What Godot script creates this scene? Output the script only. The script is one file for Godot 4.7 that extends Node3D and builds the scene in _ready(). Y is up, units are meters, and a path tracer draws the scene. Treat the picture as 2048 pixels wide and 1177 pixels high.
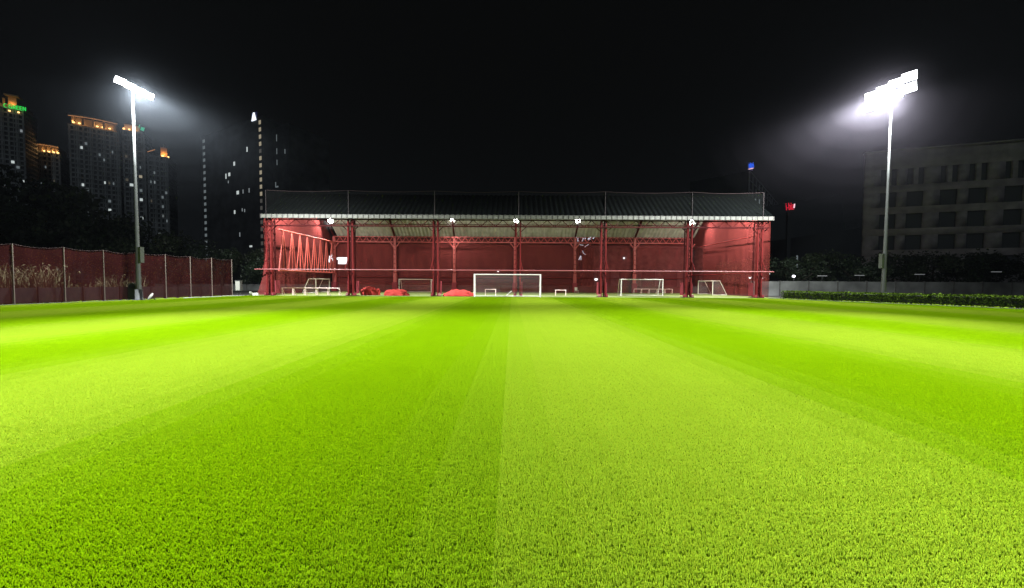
extends Node3D

var rng := RandomNumberGenerator.new()
var M := {}
var unit_box: BoxMesh
var unit_tube: CylinderMesh
var used := {}

const ORD := ["first", "second", "third", "fourth", "fifth", "sixth", "seventh", "eighth", "ninth", "tenth", "eleventh", "twelfth", "thirteenth", "fourteenth", "fifteenth", "sixteenth", "seventeenth", "eighteenth"]

# ---------------------------------------------------------------- helpers

func lin(r: float, g: float, b: float, a := 1.0) -> Color:
	var c := Color(r, g, b).linear_to_srgb()
	c.a = a
	return c

func mat(called: String, r: float, g: float, b: float, rough := 0.8, metal := 0.0) -> StandardMaterial3D:
	var m := StandardMaterial3D.new()
	m.resource_name = called
	m.albedo_color = lin(r, g, b)
	m.roughness = rough
	m.metallic = metal
	M[called] = m
	return m

func glow(called: String, r: float, g: float, b: float, energy: float) -> StandardMaterial3D:
	var m := mat(called, 0.3, 0.3, 0.3, 0.5)
	m.emission_enabled = true
	m.emission = lin(r, g, b)
	m.emission_energy_multiplier = energy
	return m

func wear_map(seed_value: int, freq: float, lo: float, hi: float) -> NoiseTexture2D:
	var n := FastNoiseLite.new()
	n.seed = seed_value
	n.noise_type = FastNoiseLite.TYPE_SIMPLEX_SMOOTH
	n.frequency = freq
	n.fractal_octaves = 5
	var g := Gradient.new()
	g.set_color(0, Color(lo, lo, lo))
	g.set_color(1, Color(hi, hi, hi))
	var t := NoiseTexture2D.new()
	t.width = 512
	t.height = 512
	t.seamless = true
	t.noise = n
	t.color_ramp = g
	return t

func worn(m: StandardMaterial3D, t: Texture2D, scale: Vector3) -> void:
	m.albedo_texture = t
	m.uv1_triplanar = true
	m.uv1_world_triplanar = true
	m.uv1_scale = scale

func net_mat(called: String, r: float, g: float, b: float, alpha: float, t: Texture2D = null) -> StandardMaterial3D:
	var m := mat(called, r, g, b, 0.95)
	m.albedo_color = lin(r, g, b, alpha)
	m.transparency = BaseMaterial3D.TRANSPARENCY_ALPHA
	m.cull_mode = BaseMaterial3D.CULL_DISABLED
	m.metallic_specular = 0.1
	m.backlight_enabled = true
	m.backlight = Color(0.5, 0.5, 0.5)
	if t:
		worn(m, t, Vector3(0.11, 0.035, 0.11))
	return m

func numbered(called: String) -> String:
	var n: int = used.get(called, 0)
	used[called] = n + 1
	return called if n == 0 else "%s_%03d" % [called, n]

func tag(o: Node3D, label: String, category: String, group := "") -> Node3D:
	o.set_meta("label", label)
	o.set_meta("category", category)
	if group:
		o.set_meta("group", group)
	return o

func thing(called: String, label: String, category: String, at := Vector3.ZERO, turn := 0.0, group := "") -> Node3D:
	var o := Node3D.new()
	o.name = numbered(called)
	add_child(o)
	o.position = at
	o.rotation.y = turn
	return tag(o, label, category, group)

func piece(parent: Node, called: String, mesh: Mesh, m: Material, at := Transform3D()) -> MeshInstance3D:
	var o := MeshInstance3D.new()
	o.name = called if parent != self else numbered(called)
	o.mesh = mesh
	o.material_override = m
	o.transform = at
	parent.add_child(o, true)
	return o

func structure(called: String, mesh: Mesh, m: Material, at := Transform3D()) -> MeshInstance3D:
	var o := piece(self, called, mesh, m, at)
	o.set_meta("kind", "structure")
	return o

func along(a: Vector3, b: Vector3, w: float, d: float) -> Transform3D:
	var y := b - a
	var up := Vector3.RIGHT if absf(y.normalized().x) < 0.8 else Vector3.BACK
	var z := up.cross(y).normalized()
	var x := y.cross(z).normalized()
	return Transform3D(Basis(x * w, y, z * d), (a + b) * 0.5)

func bar(parent: Node, called: String, a: Vector3, b: Vector3, w: float, d: float, m: Material) -> MeshInstance3D:
	return piece(parent, called, unit_box, m, along(a, b, w, d))

func tube(parent: Node, called: String, a: Vector3, b: Vector3, r: float, m: Material) -> MeshInstance3D:
	return piece(parent, called, unit_tube, m, along(a, b, r * 2.0, r * 2.0))

func box(parent: Node, called: String, c: Vector3, s: Vector3, m: Material) -> MeshInstance3D:
	return piece(parent, called, unit_box, m, Transform3D(Basis.from_scale(s), c))

func begin() -> SurfaceTool:
	var st := SurfaceTool.new()
	st.begin(Mesh.PRIMITIVE_TRIANGLES)
	return st

func quad(st: SurfaceTool, a: Vector3, b: Vector3, c: Vector3, d: Vector3) -> void:
	for v in [a, b, c, a, c, d]:
		st.add_vertex(v)

func put_box(st: SurfaceTool, t: Transform3D) -> void:
	st.append_from(unit_box, 0, t)

func put_bar(st: SurfaceTool, a: Vector3, b: Vector3, w: float, d: float) -> void:
	st.append_from(unit_box, 0, along(a, b, w, d))

func bx(st: SurfaceTool, c: Vector3, s: Vector3) -> void:
	st.append_from(unit_box, 0, Transform3D(Basis.from_scale(s), c))

func put_tube(st: SurfaceTool, a: Vector3, b: Vector3, r: float) -> void:
	st.append_from(unit_tube, 0, along(a, b, r * 2.0, r * 2.0))

func done(st: SurfaceTool) -> ArrayMesh:
	st.generate_normals()
	return st.commit()

func fin(st: SurfaceTool) -> ArrayMesh:
	return st.commit()

func lathe(profile: Array, sides: int) -> ArrayMesh:
	var st := begin()
	st.set_smooth_group(0)
	for i in profile.size() - 1:
		for k in sides:
			var a := TAU * k / sides
			var b := TAU * (k + 1) / sides
			var p: Vector2 = profile[i]
			var q: Vector2 = profile[i + 1]
			quad(st, Vector3(cos(a) * p.x, p.y, sin(a) * p.x), Vector3(cos(a) * q.x, q.y, sin(a) * q.x), Vector3(cos(b) * q.x, q.y, sin(b) * q.x), Vector3(cos(b) * p.x, p.y, sin(b) * p.x))
	return done(st)

# a hanging sheet of netting between a foot line and a head line, with soft folds
func drape(foot: Callable, head: Callable, n: int, rows: int, out_dir: Vector3, depth: float, seed_value: int) -> ArrayMesh:
	var noise := FastNoiseLite.new()
	noise.seed = seed_value
	noise.frequency = 1.0
	var st := begin()
	st.set_smooth_group(0)
	var p := []
	for i in n + 1:
		var u := float(i) / n
		var row := []
		for j in rows + 1:
			var v := float(j) / rows
			var q: Vector3 = (foot.call(u) as Vector3).lerp(head.call(u), v)
			var k := noise.get_noise_2d(u * n * 0.35, v * 1.3) * sin(PI * clampf(v, 0.02, 0.98))
			row.append(q + out_dir * k * depth)
		p.append(row)
	for i in n:
		for j in rows:
			quad(st, p[i][j], p[i][j + 1], p[i + 1][j + 1], p[i + 1][j])
	return done(st)

func spot(parent: Node, at: Vector3, to: Vector3, energy: float, half: float, soft: float, col: Color, size := 0.25) -> void:
	var l := SpotLight3D.new()
	l.name = "light_source"
	parent.add_child(l, true)
	var d := (to - at).normalized()
	l.transform = Transform3D(Basis.looking_at(d, Vector3.UP if absf(d.y) < 0.98 else Vector3.RIGHT), at)
	l.light_energy = energy
	l.light_color = col
	l.spot_angle = half
	l.spot_angle_attenuation = soft
	l.spot_range = 150.0
	l.spot_attenuation = 2.0
	l.light_size = size
	l.shadow_enabled = true

func omni(parent: Node, at: Vector3, energy: float, col: Color, size := 0.15) -> void:
	var l := OmniLight3D.new()
	l.name = "light_source"
	parent.add_child(l, true)
	l.position = at
	l.light_energy = energy
	l.light_color = col
	l.omni_range = 60.0
	l.omni_attenuation = 2.0
	l.light_size = size
	l.shadow_enabled = true

func letters(parent: Node, called: String, text: String, height: float, m: Material, at: Transform3D, depth := 0.15) -> MeshInstance3D:
	var f := SystemFont.new()
	f.font_names = PackedStringArray(["Droid Sans"])
	f.font_weight = 400
	var t := TextMesh.new()
	t.text = text
	t.font = f
	t.font_size = 32
	t.pixel_size = height / 23.0
	t.depth = depth
	t.curve_step = 2.0
	return piece(parent, called, t, m, at)

# ---------------------------------------------------------------- main

func _ready() -> void:
	rng.seed = 20240611
	unit_box = BoxMesh.new()
	unit_tube = CylinderMesh.new()
	unit_tube.top_radius = 0.5
	unit_tube.bottom_radius = 0.5
	unit_tube.height = 1.0
	unit_tube.radial_segments = 10
	unit_tube.rings = 0

	var cam := Camera3D.new()
	cam.name = "camera"
	add_child(cam)
	cam.position = Vector3(0, 1.6, 0)
	cam.basis = Basis(Vector3.RIGHT, deg_to_rad(-1.9)) * Basis(Vector3.BACK, 0.0052)
	cam.fov = 81.75
	cam.near = 0.05
	cam.far = 1500.0
	cam.current = true

	var env := Environment.new()
	var sky_m := ProceduralSkyMaterial.new()
	sky_m.sky_top_color = lin(0.0022, 0.0024, 0.0024)
	sky_m.sky_horizon_color = lin(0.0045, 0.0055, 0.0065)
	sky_m.sky_curve = 0.12
	sky_m.ground_bottom_color = lin(0.002, 0.002, 0.002)
	sky_m.ground_horizon_color = lin(0.004, 0.005, 0.006)
	var sk := Sky.new()
	sk.sky_material = sky_m
	env.background_mode = Environment.BG_SKY
	env.sky = sk
	env.tonemap_mode = Environment.TONE_MAPPER_LINEAR
	env.tonemap_exposure = 1.0
	env.sdfgi_enabled = true
	env.ssao_enabled = true
	env.ssil_enabled = true
	env.volumetric_fog_enabled = true
	env.volumetric_fog_density = 0.000009
	env.volumetric_fog_albedo = lin(0.78, 0.86, 1.0)
	env.volumetric_fog_anisotropy = 0.2
	env.volumetric_fog_length = 400.0
	var we := WorldEnvironment.new()
	we.name = "world_environment"
	we.environment = env
	add_child(we)

	var facade_fill := DirectionalLight3D.new()  # dim directional light added so the tower facades show
	facade_fill.name = "facade_fill_light"
	facade_fill.light_energy = 0.03
	facade_fill.light_color = lin(0.85, 0.95, 1.0)
	facade_fill.light_angular_distance = 0.5
	facade_fill.shadow_enabled = true
	facade_fill.sky_mode = DirectionalLight3D.SKY_MODE_LIGHT_ONLY
	facade_fill.rotation = Vector3(deg_to_rad(-32), deg_to_rad(14), 0)
	add_child(facade_fill)

	materials()
	ground()
	shed()
	shed_lamps()
	masts()
	fence()
	right_side()
	skyline()
	trees()
	goals()
	small_things()
	signs()
	grass()

func materials() -> void:
	var soft := wear_map(3, 0.012, 0.62, 1.0)
	var blotch := wear_map(8, 0.02, 0.75, 1.0)
	var streak := wear_map(21, 0.015, 0.76, 1.0)
	worn(mat("earth", 0.035, 0.032, 0.026, 0.95), soft, Vector3(0.2, 0.2, 0.2))
	worn(mat("thatch", 0.12, 0.195, 0.004, 0.95), soft, Vector3(0.7, 0.7, 0.7))
	M.thatch.specular_mode = BaseMaterial3D.SPECULAR_DISABLED
	worn(mat("shed_turf", 0.19, 0.25, 0.045, 0.9), soft, Vector3(0.4, 0.4, 0.4))
	worn(mat("concrete", 0.12, 0.12, 0.11, 0.85), soft, Vector3(0.25, 0.25, 0.25))
	worn(mat("wall_panel", 0.22, 0.23, 0.215, 0.85), soft, Vector3(0.05, 0.05, 0.05))
	mat("dark_strip", 0.02, 0.025, 0.015, 0.8)
	worn(mat("red_steel", 0.14, 0.014, 0.013, 0.5), blotch, Vector3(0.35, 0.35, 0.35))
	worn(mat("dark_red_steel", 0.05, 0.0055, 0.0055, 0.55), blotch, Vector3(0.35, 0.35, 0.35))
	worn(mat("pink_pad", 0.24, 0.04, 0.05, 0.6), blotch, Vector3(0.5, 0.5, 0.5))
	mat("pale_pink", 0.25, 0.11, 0.1, 0.5)
	worn(mat("roof_top", 0.003, 0.0038, 0.0036, 1.0), blotch, Vector3(0.2, 0.2, 0.2))
	for nm in ["red_steel", "dark_red_steel", "pale_pipe", "pink_pad"]:
		if M.has(nm):
			M[nm].metallic_specular = 0.2
			M[nm].roughness = 0.8
	M.roof_top.specular_mode = BaseMaterial3D.SPECULAR_DISABLED
	worn(mat("roof_under", 0.42, 0.4, 0.34, 0.55), soft, Vector3(0.15, 0.15, 0.15))
	worn(mat("fascia", 0.16, 0.16, 0.125, 0.6), soft, Vector3(0.5, 0.5, 0.5))
	mat("fascia_back", 0.05, 0.045, 0.04, 0.8)
	net_mat("red_net", 0.25, 0.047, 0.044, 0.62, streak)
	net_mat("fence_net", 0.06, 0.014, 0.013, 0.6, streak)
	net_mat("white_net", 0.5, 0.5, 0.48, 0.05)
	net_mat("high_net", 0.12, 0.13, 0.12, 0.02)
	mat("galvanised", 0.085, 0.09, 0.086, 0.5, 0.1)
	mat("grey_box", 0.1, 0.11, 0.1, 0.55)
	mat("pale_post", 0.115, 0.09, 0.074, 0.5)
	mat("white_paint", 0.5, 0.5, 0.43, 0.4)
	mat("cable", 0.035, 0.025, 0.025, 0.7)
	M.cable.specular_mode = BaseMaterial3D.SPECULAR_DISABLED
	mat("steel_wire", 0.035, 0.03, 0.03, 0.8)
	M.steel_wire.specular_mode = BaseMaterial3D.SPECULAR_DISABLED
	worn(mat("kick_board", 0.06, 0.05, 0.055, 0.75), streak, Vector3(0.5, 0.2, 0.5))
	mat("board_post", 0.03, 0.02, 0.02, 0.8)
	mat("lamp_housing", 0.18, 0.18, 0.19, 0.5, 0.3)
	mat("dark", 0.02, 0.022, 0.022, 0.8)
	worn(mat("heap_cloth", 0.4, 0.018, 0.01, 0.85), blotch, Vector3(1.2, 1.2, 1.2))
	worn(mat("tower_wall", 0.2, 0.21, 0.23, 0.85), soft, Vector3(0.02, 0.02, 0.02))
	mat("tower_core", 0.09, 0.1, 0.11, 0.7)
	worn(mat("tower_grid", 0.7, 0.76, 0.8, 0.8), soft, Vector3(0.02, 0.02, 0.02))
	worn(mat("block_wall", 0.62, 0.59, 0.6, 0.85), soft, Vector3(0.06, 0.06, 0.06))
	mat("dark_glass", 0.1, 0.11, 0.12, 0.3)
	mat("orange_stone", 0.5, 0.4, 0.3, 0.8)
	worn(mat("bark", 0.06, 0.048, 0.035, 0.9), blotch, Vector3(1, 1, 1))
	for k in 3:
		var lf := mat("leaf_%d" % k, [0.016, 0.02, 0.018][k], [0.03, 0.033, 0.035][k], [0.012, 0.012, 0.014][k], 0.6)
		lf.cull_mode = BaseMaterial3D.CULL_DISABLED
		lf.backlight_enabled = true
		lf.backlight = Color(0.4, 0.4, 0.4)
	var h := mat("hedge_leaf", 1, 1, 1, 0.5)
	h.vertex_color_use_as_albedo = true
	h.cull_mode = BaseMaterial3D.CULL_DISABLED
	h.backlight_enabled = true
	h.backlight = Color(0.25, 0.25, 0.25)
	h.specular_mode = BaseMaterial3D.SPECULAR_DISABLED
	var b := mat("blade", 1, 1, 1, 0.75)
	b.vertex_color_use_as_albedo = true
	b.cull_mode = BaseMaterial3D.CULL_DISABLED
	b.backlight_enabled = true
	b.backlight = Color(0.95, 0.95, 0.95)
	b.specular_mode = BaseMaterial3D.SPECULAR_DISABLED
	var d := mat("dry_reed", 1, 1, 1, 0.8)
	d.vertex_color_use_as_albedo = true
	d.cull_mode = BaseMaterial3D.CULL_DISABLED
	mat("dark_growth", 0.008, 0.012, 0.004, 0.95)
	mat("lit_frame_red", 0.36, 0.06, 0.045, 0.6)  # same red paint as the steel, lightened to carry the lamplight
	mat("lit_column_red", 0.3, 0.05, 0.045, 0.6)  # same red paint again, lamplight on the back columns put into the colour
	mat("pale_frame", 0.7, 0.55, 0.5, 0.5)
	mat("grey_pale", 0.22, 0.22, 0.19, 0.6)
	mat("pale_pipe", 0.19, 0.05, 0.05, 0.45)
	glow("window_stair", 0.9, 0.85, 0.75, 0.06)
	glow("window_faint", 1.0, 0.85, 0.6, 0.05)
	glow("window_grey", 0.85, 0.95, 1.0, 0.22)
	glow("sign_deep", 0.01, 0.03, 0.5, 0.06)
	glow("flood_lens", 0.95, 0.98, 1.0, 60.0)
	glow("shed_lens", 1.0, 0.98, 0.92, 40.0)
	glow("small_lamp", 0.95, 1.0, 1.0, 4.0)
	glow("dim_lamp", 0.9, 0.95, 1.0, 0.13)
	glow("warm_lamp", 1.0, 0.55, 0.18, 3.0)
	glow("warm_line", 1.0, 0.42, 0.16, 0.35)
	glow("window_white", 0.9, 1.0, 0.98, 0.55)
	glow("window_dim", 0.8, 0.95, 1.0, 0.13)
	glow("window_warm", 1.0, 0.86, 0.6, 0.3)
	glow("sign_green", 0.02, 1.0, 0.12, 0.75)
	glow("sign_teal", 0.03, 0.8, 0.42, 0.4)
	glow("sign_blue", 0.02, 0.13, 1.0, 0.75)
	glow("sign_white", 0.85, 0.93, 1.0, 1.6)
	glow("sign_red", 1.0, 0.015, 0.05, 0.55)
	glow("sign_pink", 1.0, 0.6, 0.7, 1.2)
	glow("screen_white", 0.9, 0.92, 1.0, 4.0)
	glow("neon_white", 0.8, 0.85, 1.0, 1.6)

func sheet(x0: float, x1: float, z0: float, z1: float, y: float) -> ArrayMesh:
	var st := begin()
	quad(st, Vector3(x0, y, z0), Vector3(x0, y, z1), Vector3(x1, y, z1), Vector3(x1, y, z0))
	return done(st)

func ground() -> void:
	structure("ground", sheet(-700, 700, 300, -900, -0.03), M.earth)
	structure("pitch", sheet(-34.5, 42, 25, -38.75, -0.012), M.thatch)
	structure("shed_pitch", sheet(-31, 31, -39.2, -57.0, -0.014), M.shed_turf)
	structure("dark_edge_strip", sheet(-31, 31, -38.75, -39.2, -0.02), M.dark_strip)  # flat dark strip between the pitch and the shed turf
	# pale concrete edge along the hedge and along the fence
	var a := Vector3(29.0, 0, -37.6)
	var b := Vector3(38.2, 0, -14.6)
	bar(self, "kerb", a + Vector3(-0.55, -0.02, 0), b + Vector3(-0.55, -0.02, 0), 0.18, 0.12, M.concrete).set_meta("kind", "structure")
	bar(self, "kerb", Vector3(-32.9, -0.02, -17), Vector3(-30.6, -0.02, -38.2), 0.15, 0.1, M.concrete).set_meta("kind", "structure")

# ---------------------------------------------------------------- grass

func turf_square(size: float, lean_to: float, seed_value: int) -> ArrayMesh:
	# one square of mown turf, its blades leaning the way the mower went
	rng.seed = seed_value
	var v := PackedVector3Array()
	var nn := PackedVector3Array()
	var cc := PackedColorArray()
	var clump := FastNoiseLite.new()
	clump.seed = 5
	clump.frequency = 34.0
	for i in 7000:
		var x := rng.randf() * size
		var z := rng.randf() * size
		var k := clump.get_noise_2d(x, z)
		var h := rng.randf_range(0.0034, 0.0066) * (1.0 + 0.35 * k)
		var a := rng.randf() * TAU
		var w := rng.randf_range(0.0012, 0.0022)
		var side := Vector3(cos(a), 0, sin(a)) * w
		var lean := Vector3(rng.randf_range(-1.1, 1.1), 0, lean_to + rng.randf_range(-1.0, 1.0)) * h
		var p := Vector3(x - size / 2, -0.012, z - size / 2)
		var m := p + Vector3(0, 0.012 + h * 0.6, 0) + lean * 0.35
		var t := p + Vector3(0, 0.012 + h, 0) + lean
		var s := rng.randf_range(0.85, 1.12)
		var c := Color(s * rng.randf_range(0.85, 1.2), s, s * rng.randf_range(0.7, 1.4))
		for tri in [[p - side, m - side, m + side], [p - side, m + side, p + side], [m - side, t, m + side]]:
			var n: Vector3 = (tri[2] - tri[0]).cross(tri[1] - tri[0]).normalized()
			if n.y < 0:
				n = -n
				tri = [tri[0], tri[2], tri[1]]
			for q in 3:
				v.append(tri[q])
				nn.append(n)
				cc.append(c)
	var arr := []
	arr.resize(Mesh.ARRAY_MAX)
	arr[Mesh.ARRAY_VERTEX] = v
	arr[Mesh.ARRAY_NORMAL] = nn
	arr[Mesh.ARRAY_COLOR] = cc
	var am := ArrayMesh.new()
	am.add_surface_from_arrays(Mesh.PRIMITIVE_TRIANGLES, arr)
	am.surface_set_material(0, M.blade)
	return am

func grass() -> void:
	var size := 0.53125
	var tone := FastNoiseLite.new()
	tone.seed = 77
	tone.frequency = 0.08
	for kind in 2:
		var light := kind == 0
		var mm := MultiMesh.new()
		mm.transform_format = MultiMesh.TRANSFORM_3D
		mm.use_colors = true
		mm.mesh = turf_square(size, -0.5 if light else 0.4, 900 + kind)
		var spots := []
		for i in range(-62, 74):
			if (posmod(floori(i / 8.0), 2) == 0) != light:
				continue
			for j in range(-4, 73):
				var x := (i + 0.5) * size - 0.1
				var z := -(j + 0.5) * size
				var left := -33.0 + (-z - 22.5) * 0.14
				var right := 35.3 - (-z - 22.5) * 0.4
				if x < left or x > right + 0.2 or z < -38.5:
					continue
				var bs := Basis()
				if rng.randf() < 0.5:
					bs = Basis.from_scale(Vector3(-1, 1, 1))
				var g := 1.0 + 0.1 * tone.get_noise_2d(x, z) + rng.randf_range(-0.015, 0.015)
				# sheen of the leaning blades is painted as stripe colour, softened at the edges
				var mixed: float = [0.28, 0.1, 0.02, 0.0, 0.0, 0.02, 0.1, 0.28][posmod(i, 8)]
				var pale := Vector3(0.177, 0.256, 0.013)
				var deep := Vector3(0.112, 0.202, 0.001)
				var k := (pale.lerp(deep, mixed) if light else deep.lerp(pale, mixed)) * g
				var c := Color(k.x, k.y, k.z)
				spots.append([Transform3D(bs, Vector3(x, 0, z)), c])
		mm.instance_count = spots.size()
		for i in spots.size():
			mm.set_instance_transform(i, spots[i][0])
			mm.set_instance_color(i, spots[i][1])
		var o := MultiMeshInstance3D.new()
		o.name = "pale_striped_grass" if light else "deep_striped_grass"
		o.multimesh = mm
		add_child(o)
		tag(o, "mown stripes with their sheen painted pale yellow-green of the pitch's turf" if light else "mown stripes with their shade painted deep green of the pitch's turf", "grass")
		o.set_meta("kind", "stuff")

# ---------------------------------------------------------------- shed

const XF := [-28.2, -18.75, -8.9, 0.7, 10.6, 20.55, 28.7]
const XB := [-29.2, -19.25, -9.5, 0.45, 10.3, 20.1, 29.2]
const ROOF := [[-39.25, 9.32], [-43.0, 12.5], [-47.75, 13.3], [-52.5, 12.5], [-56.3, 9.25]]
const ZF := -39.6
const ZB := -56.0

func roof_at(z: float) -> float:
	for i in ROOF.size() - 1:
		if z <= ROOF[i][0] and z >= ROOF[i + 1][0]:
			return lerpf(ROOF[i][1], ROOF[i + 1][1], (z - ROOF[i][0]) / (ROOF[i + 1][0] - ROOF[i][0]))
	return ROOF[0][1]

func corrugated(i: int, drop: float) -> ArrayMesh:
	var st := begin()
	var a := Vector3(0, ROOF[i][1] - drop, ROOF[i][0])
	var b := Vector3(0, ROOF[i + 1][1] - drop, ROOF[i + 1][0])
	var up := (a - b).cross(Vector3.RIGHT).normalized()
	if up.y < 0:
		up = -up
	var xs := []
	var n := 98
	for k in n:
		var x0 := lerpf(-28.85, 29.95, float(k) / n)
		for s in [[0.0, 0.0], [0.38, 0.0], [0.5, 0.1], [0.88, 0.1]]:
			xs.append([x0 + s[0] * 0.6, s[1]])
	xs.append([29.95, 0.0])
	for k in xs.size() - 1:
		var p: Vector3 = Vector3(xs[k][0], 0, 0) + up * xs[k][1]
		var q: Vector3 = Vector3(xs[k + 1][0], 0, 0) + up * xs[k + 1][1]
		quad(st, a + p, b + p, b + q, a + q)
	return done(st)

func shed() -> void:
	var t := thing("training_shed", "long open red steel training shed with corrugated roof and net walls", "sports shed")
	# roof: dark sheets outside, pale sheets inside
	for i in ROOF.size() - 1:
		piece(t, "roof_sheet", corrugated(i, 0.0), M.roof_top)
		piece(t, "ceiling_sheet", corrugated(i, 0.12), M.roof_under)
	# fascia: pale squares between dark brackets
	var fb := box(t, "fascia", Vector3(0.55, 9.09, -39.13), Vector3(58.8, 0.46, 0.05), M.fascia_back)
	fb.scale = Vector3.ONE
	fb.mesh = BoxMesh.new()
	(fb.mesh as BoxMesh).size = Vector3(58.8, 0.46, 0.05)
	var n := 95
	for k in n:
		var x := -28.75 + (k + 0.5) * 58.6 / n - 0.55
		box(fb, "fascia_panel", Vector3(x, rng.randf_range(-0.008, 0.008), 0.045), Vector3(0.5, 0.4, 0.03), M.fascia)
	# laced columns along the open front
	for i in XF.size():
		var x: float = XF[i]
		var c := Node3D.new()
		c.name = "front_column"
		t.add_child(c, true)
		c.position = Vector3(x, 0, ZF)
		for s in [-1, 1]:
			bar(c, "chord", Vector3(s * 0.25, 0.05, 0), Vector3(s * 0.25, 8.84, 0), 0.13, 0.3, M.red_steel)
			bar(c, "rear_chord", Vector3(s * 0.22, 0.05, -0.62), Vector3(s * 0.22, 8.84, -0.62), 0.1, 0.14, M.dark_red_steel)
			box(c, "pad", Vector3(s * 0.47, 0.98, -0.55), Vector3(0.09, 1.5, 0.75), M.pink_pad)
			box(c, "base_shoe", Vector3(s * 0.42, 0.16, 0.02), Vector3(0.2, 0.34, 0.45), M.pale_pink if (i + s) % 3 == 0 else M.pink_pad)
			bar(c, "pipe_strut", Vector3(s * 0.29, 4.15, 0.16), Vector3(s * 0.5, 3.1, 0.42), 0.06, 0.06, M.red_steel)
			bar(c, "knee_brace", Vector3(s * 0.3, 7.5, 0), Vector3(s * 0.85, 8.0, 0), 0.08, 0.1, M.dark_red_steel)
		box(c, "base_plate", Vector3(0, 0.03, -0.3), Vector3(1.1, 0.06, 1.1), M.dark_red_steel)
		for k in 16:
			var y := 0.5 + k * 0.52
			var s := 1.0 if k % 2 else -1.0
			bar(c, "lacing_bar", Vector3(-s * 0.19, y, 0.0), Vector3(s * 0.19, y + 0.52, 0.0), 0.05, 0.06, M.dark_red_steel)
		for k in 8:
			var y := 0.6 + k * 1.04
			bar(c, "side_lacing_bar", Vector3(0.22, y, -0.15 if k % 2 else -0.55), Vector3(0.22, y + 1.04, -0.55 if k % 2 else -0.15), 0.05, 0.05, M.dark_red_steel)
		# thin post above the eaves that carries the ball-stop cable
		tube(c, "cable_post", Vector3(0, 8.84, 0.42), Vector3(0, 12.05, 0.42), 0.055, M.steel_wire)
	# columns along the back
	for i in XB.size():
		var x: float = XB[i]
		var c := Node3D.new()
		c.name = "back_column"
		t.add_child(c, true)
		c.position = Vector3(x, 0, ZB)
		box(c, "shaft", Vector3(0, 4.55, 0), Vector3(0.36, 9.0, 0.34), M.lit_column_red)
		box(c, "lower_shaft", Vector3(0, 1.6, 0), Vector3(0.52, 3.1, 0.44), M.lit_column_red)
		box(c, "collar", Vector3(0, 3.2, 0), Vector3(0.62, 0.1, 0.54), M.red_steel)
		box(c, "pad", Vector3(0, 0.85, 0.08), Vector3(0.78, 1.5, 0.6), M.pink_pad)
		for s in [-1, 1]:
			bar(c, "knee_brace", Vector3(s * 0.16, 7.3, 0), Vector3(s * 0.75, 8.1, 0), 0.14, 0.16, M.lit_column_red)
		for k in 6:
			box(c, "tie_plate", Vector3(0.0, 3.9 + k * 0.75, 0.175), Vector3(0.2, 0.16, 0.02), M.red_steel)
	# roof frames that follow the ceiling from front to back
	for i in XF.size():
		var st := begin()
		var pts := [Vector3(XF[i], 8.9, ZF)]
		for k in range(1, 4):
			pts.append(Vector3(lerpf(XF[i], XB[i], k / 4.0), ROOF[k][1] - 0.35, ROOF[k][0]))
		pts.append(Vector3(XB[i], 8.95, ZB))
		for k in pts.size() - 1:
			put_bar(st, pts[k], pts[k + 1], 0.2, 0.3)
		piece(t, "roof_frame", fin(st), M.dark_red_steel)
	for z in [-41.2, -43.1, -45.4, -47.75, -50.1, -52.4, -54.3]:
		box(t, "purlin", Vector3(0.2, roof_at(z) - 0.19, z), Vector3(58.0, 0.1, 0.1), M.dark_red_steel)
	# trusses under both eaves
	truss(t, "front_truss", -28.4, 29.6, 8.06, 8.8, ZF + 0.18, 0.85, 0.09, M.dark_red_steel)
	truss(t, "back_truss", -29.2, 29.4, 8.15, 9.0, ZB + 0.3, 0.54, 0.07, M.lit_column_red)
	# latticed frame along the left end
	var lf := Node3D.new()
	lf.name = "side_frame"
	t.add_child(lf, true)
	var f0 := Vector3(-27.55, 7.75, -40.2)
	var f1 := Vector3(-29.0, 8.05, -55.6)
	var g0 := Vector3(-27.55, 2.95, -40.2)
	var g1 := Vector3(-29.0, 3.05, -55.6)
	tube(lf, "top_chord", f0, f1, 0.1, M.lit_frame_red)
	tube(lf, "bottom_chord", g0, g1, 0.1, M.lit_frame_red)
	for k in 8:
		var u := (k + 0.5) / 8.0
		tube(lf, "upright", g0.lerp(g1, u), f0.lerp(f1, u), 0.07, M.lit_frame_red)
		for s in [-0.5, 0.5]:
			tube(lf, "diagonal", f0.lerp(f1, u) , g0.lerp(g1, clampf(u + s / 8.0 * 0.95, 0, 1)), 0.065, M.lit_frame_red)
	# rails along the right end and the back
	for y in [2.95, 7.4]:
		tube(t, "side_rail", Vector3(29.3, y, -40), Vector3(29.6, y, -56), 0.06, M.red_steel)
	tube(t, "back_rail", Vector3(-29.2, 2.45, -56.25), Vector3(29.4, 2.45, -56.25), 0.05, M.red_steel)
	# long pipe along the front
	tube(t, "front_pipe", Vector3(-29.6, 3.0, -39.12), Vector3(30.1, 3.0, -39.12), 0.065, M.pale_pipe)
	# nets
	var back := drape(func(u): return Vector3(lerpf(-29.9, 29.9, u), 0.02, -56.5), func(u): return Vector3(lerpf(-29.9, 29.9, u), 9.0, -56.5), 120, 8, Vector3.BACK, 0.08, 4)
	piece(t, "back_net", back, M.red_net)
	var zs := func(u): return lerpf(-39.7, -56.4, u)
	var lnet := drape(func(u): return Vector3(lerpf(-28.9, -29.95, u), 0.02, zs.call(u)), func(u): return Vector3(lerpf(-28.9, -29.95, u), roof_at(clampf(zs.call(u), -56.2, -39.3)) - 0.2, zs.call(u)), 48, 12, Vector3.RIGHT, 0.07, 6)
	piece(t, "side_net", lnet, M.red_net)
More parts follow.
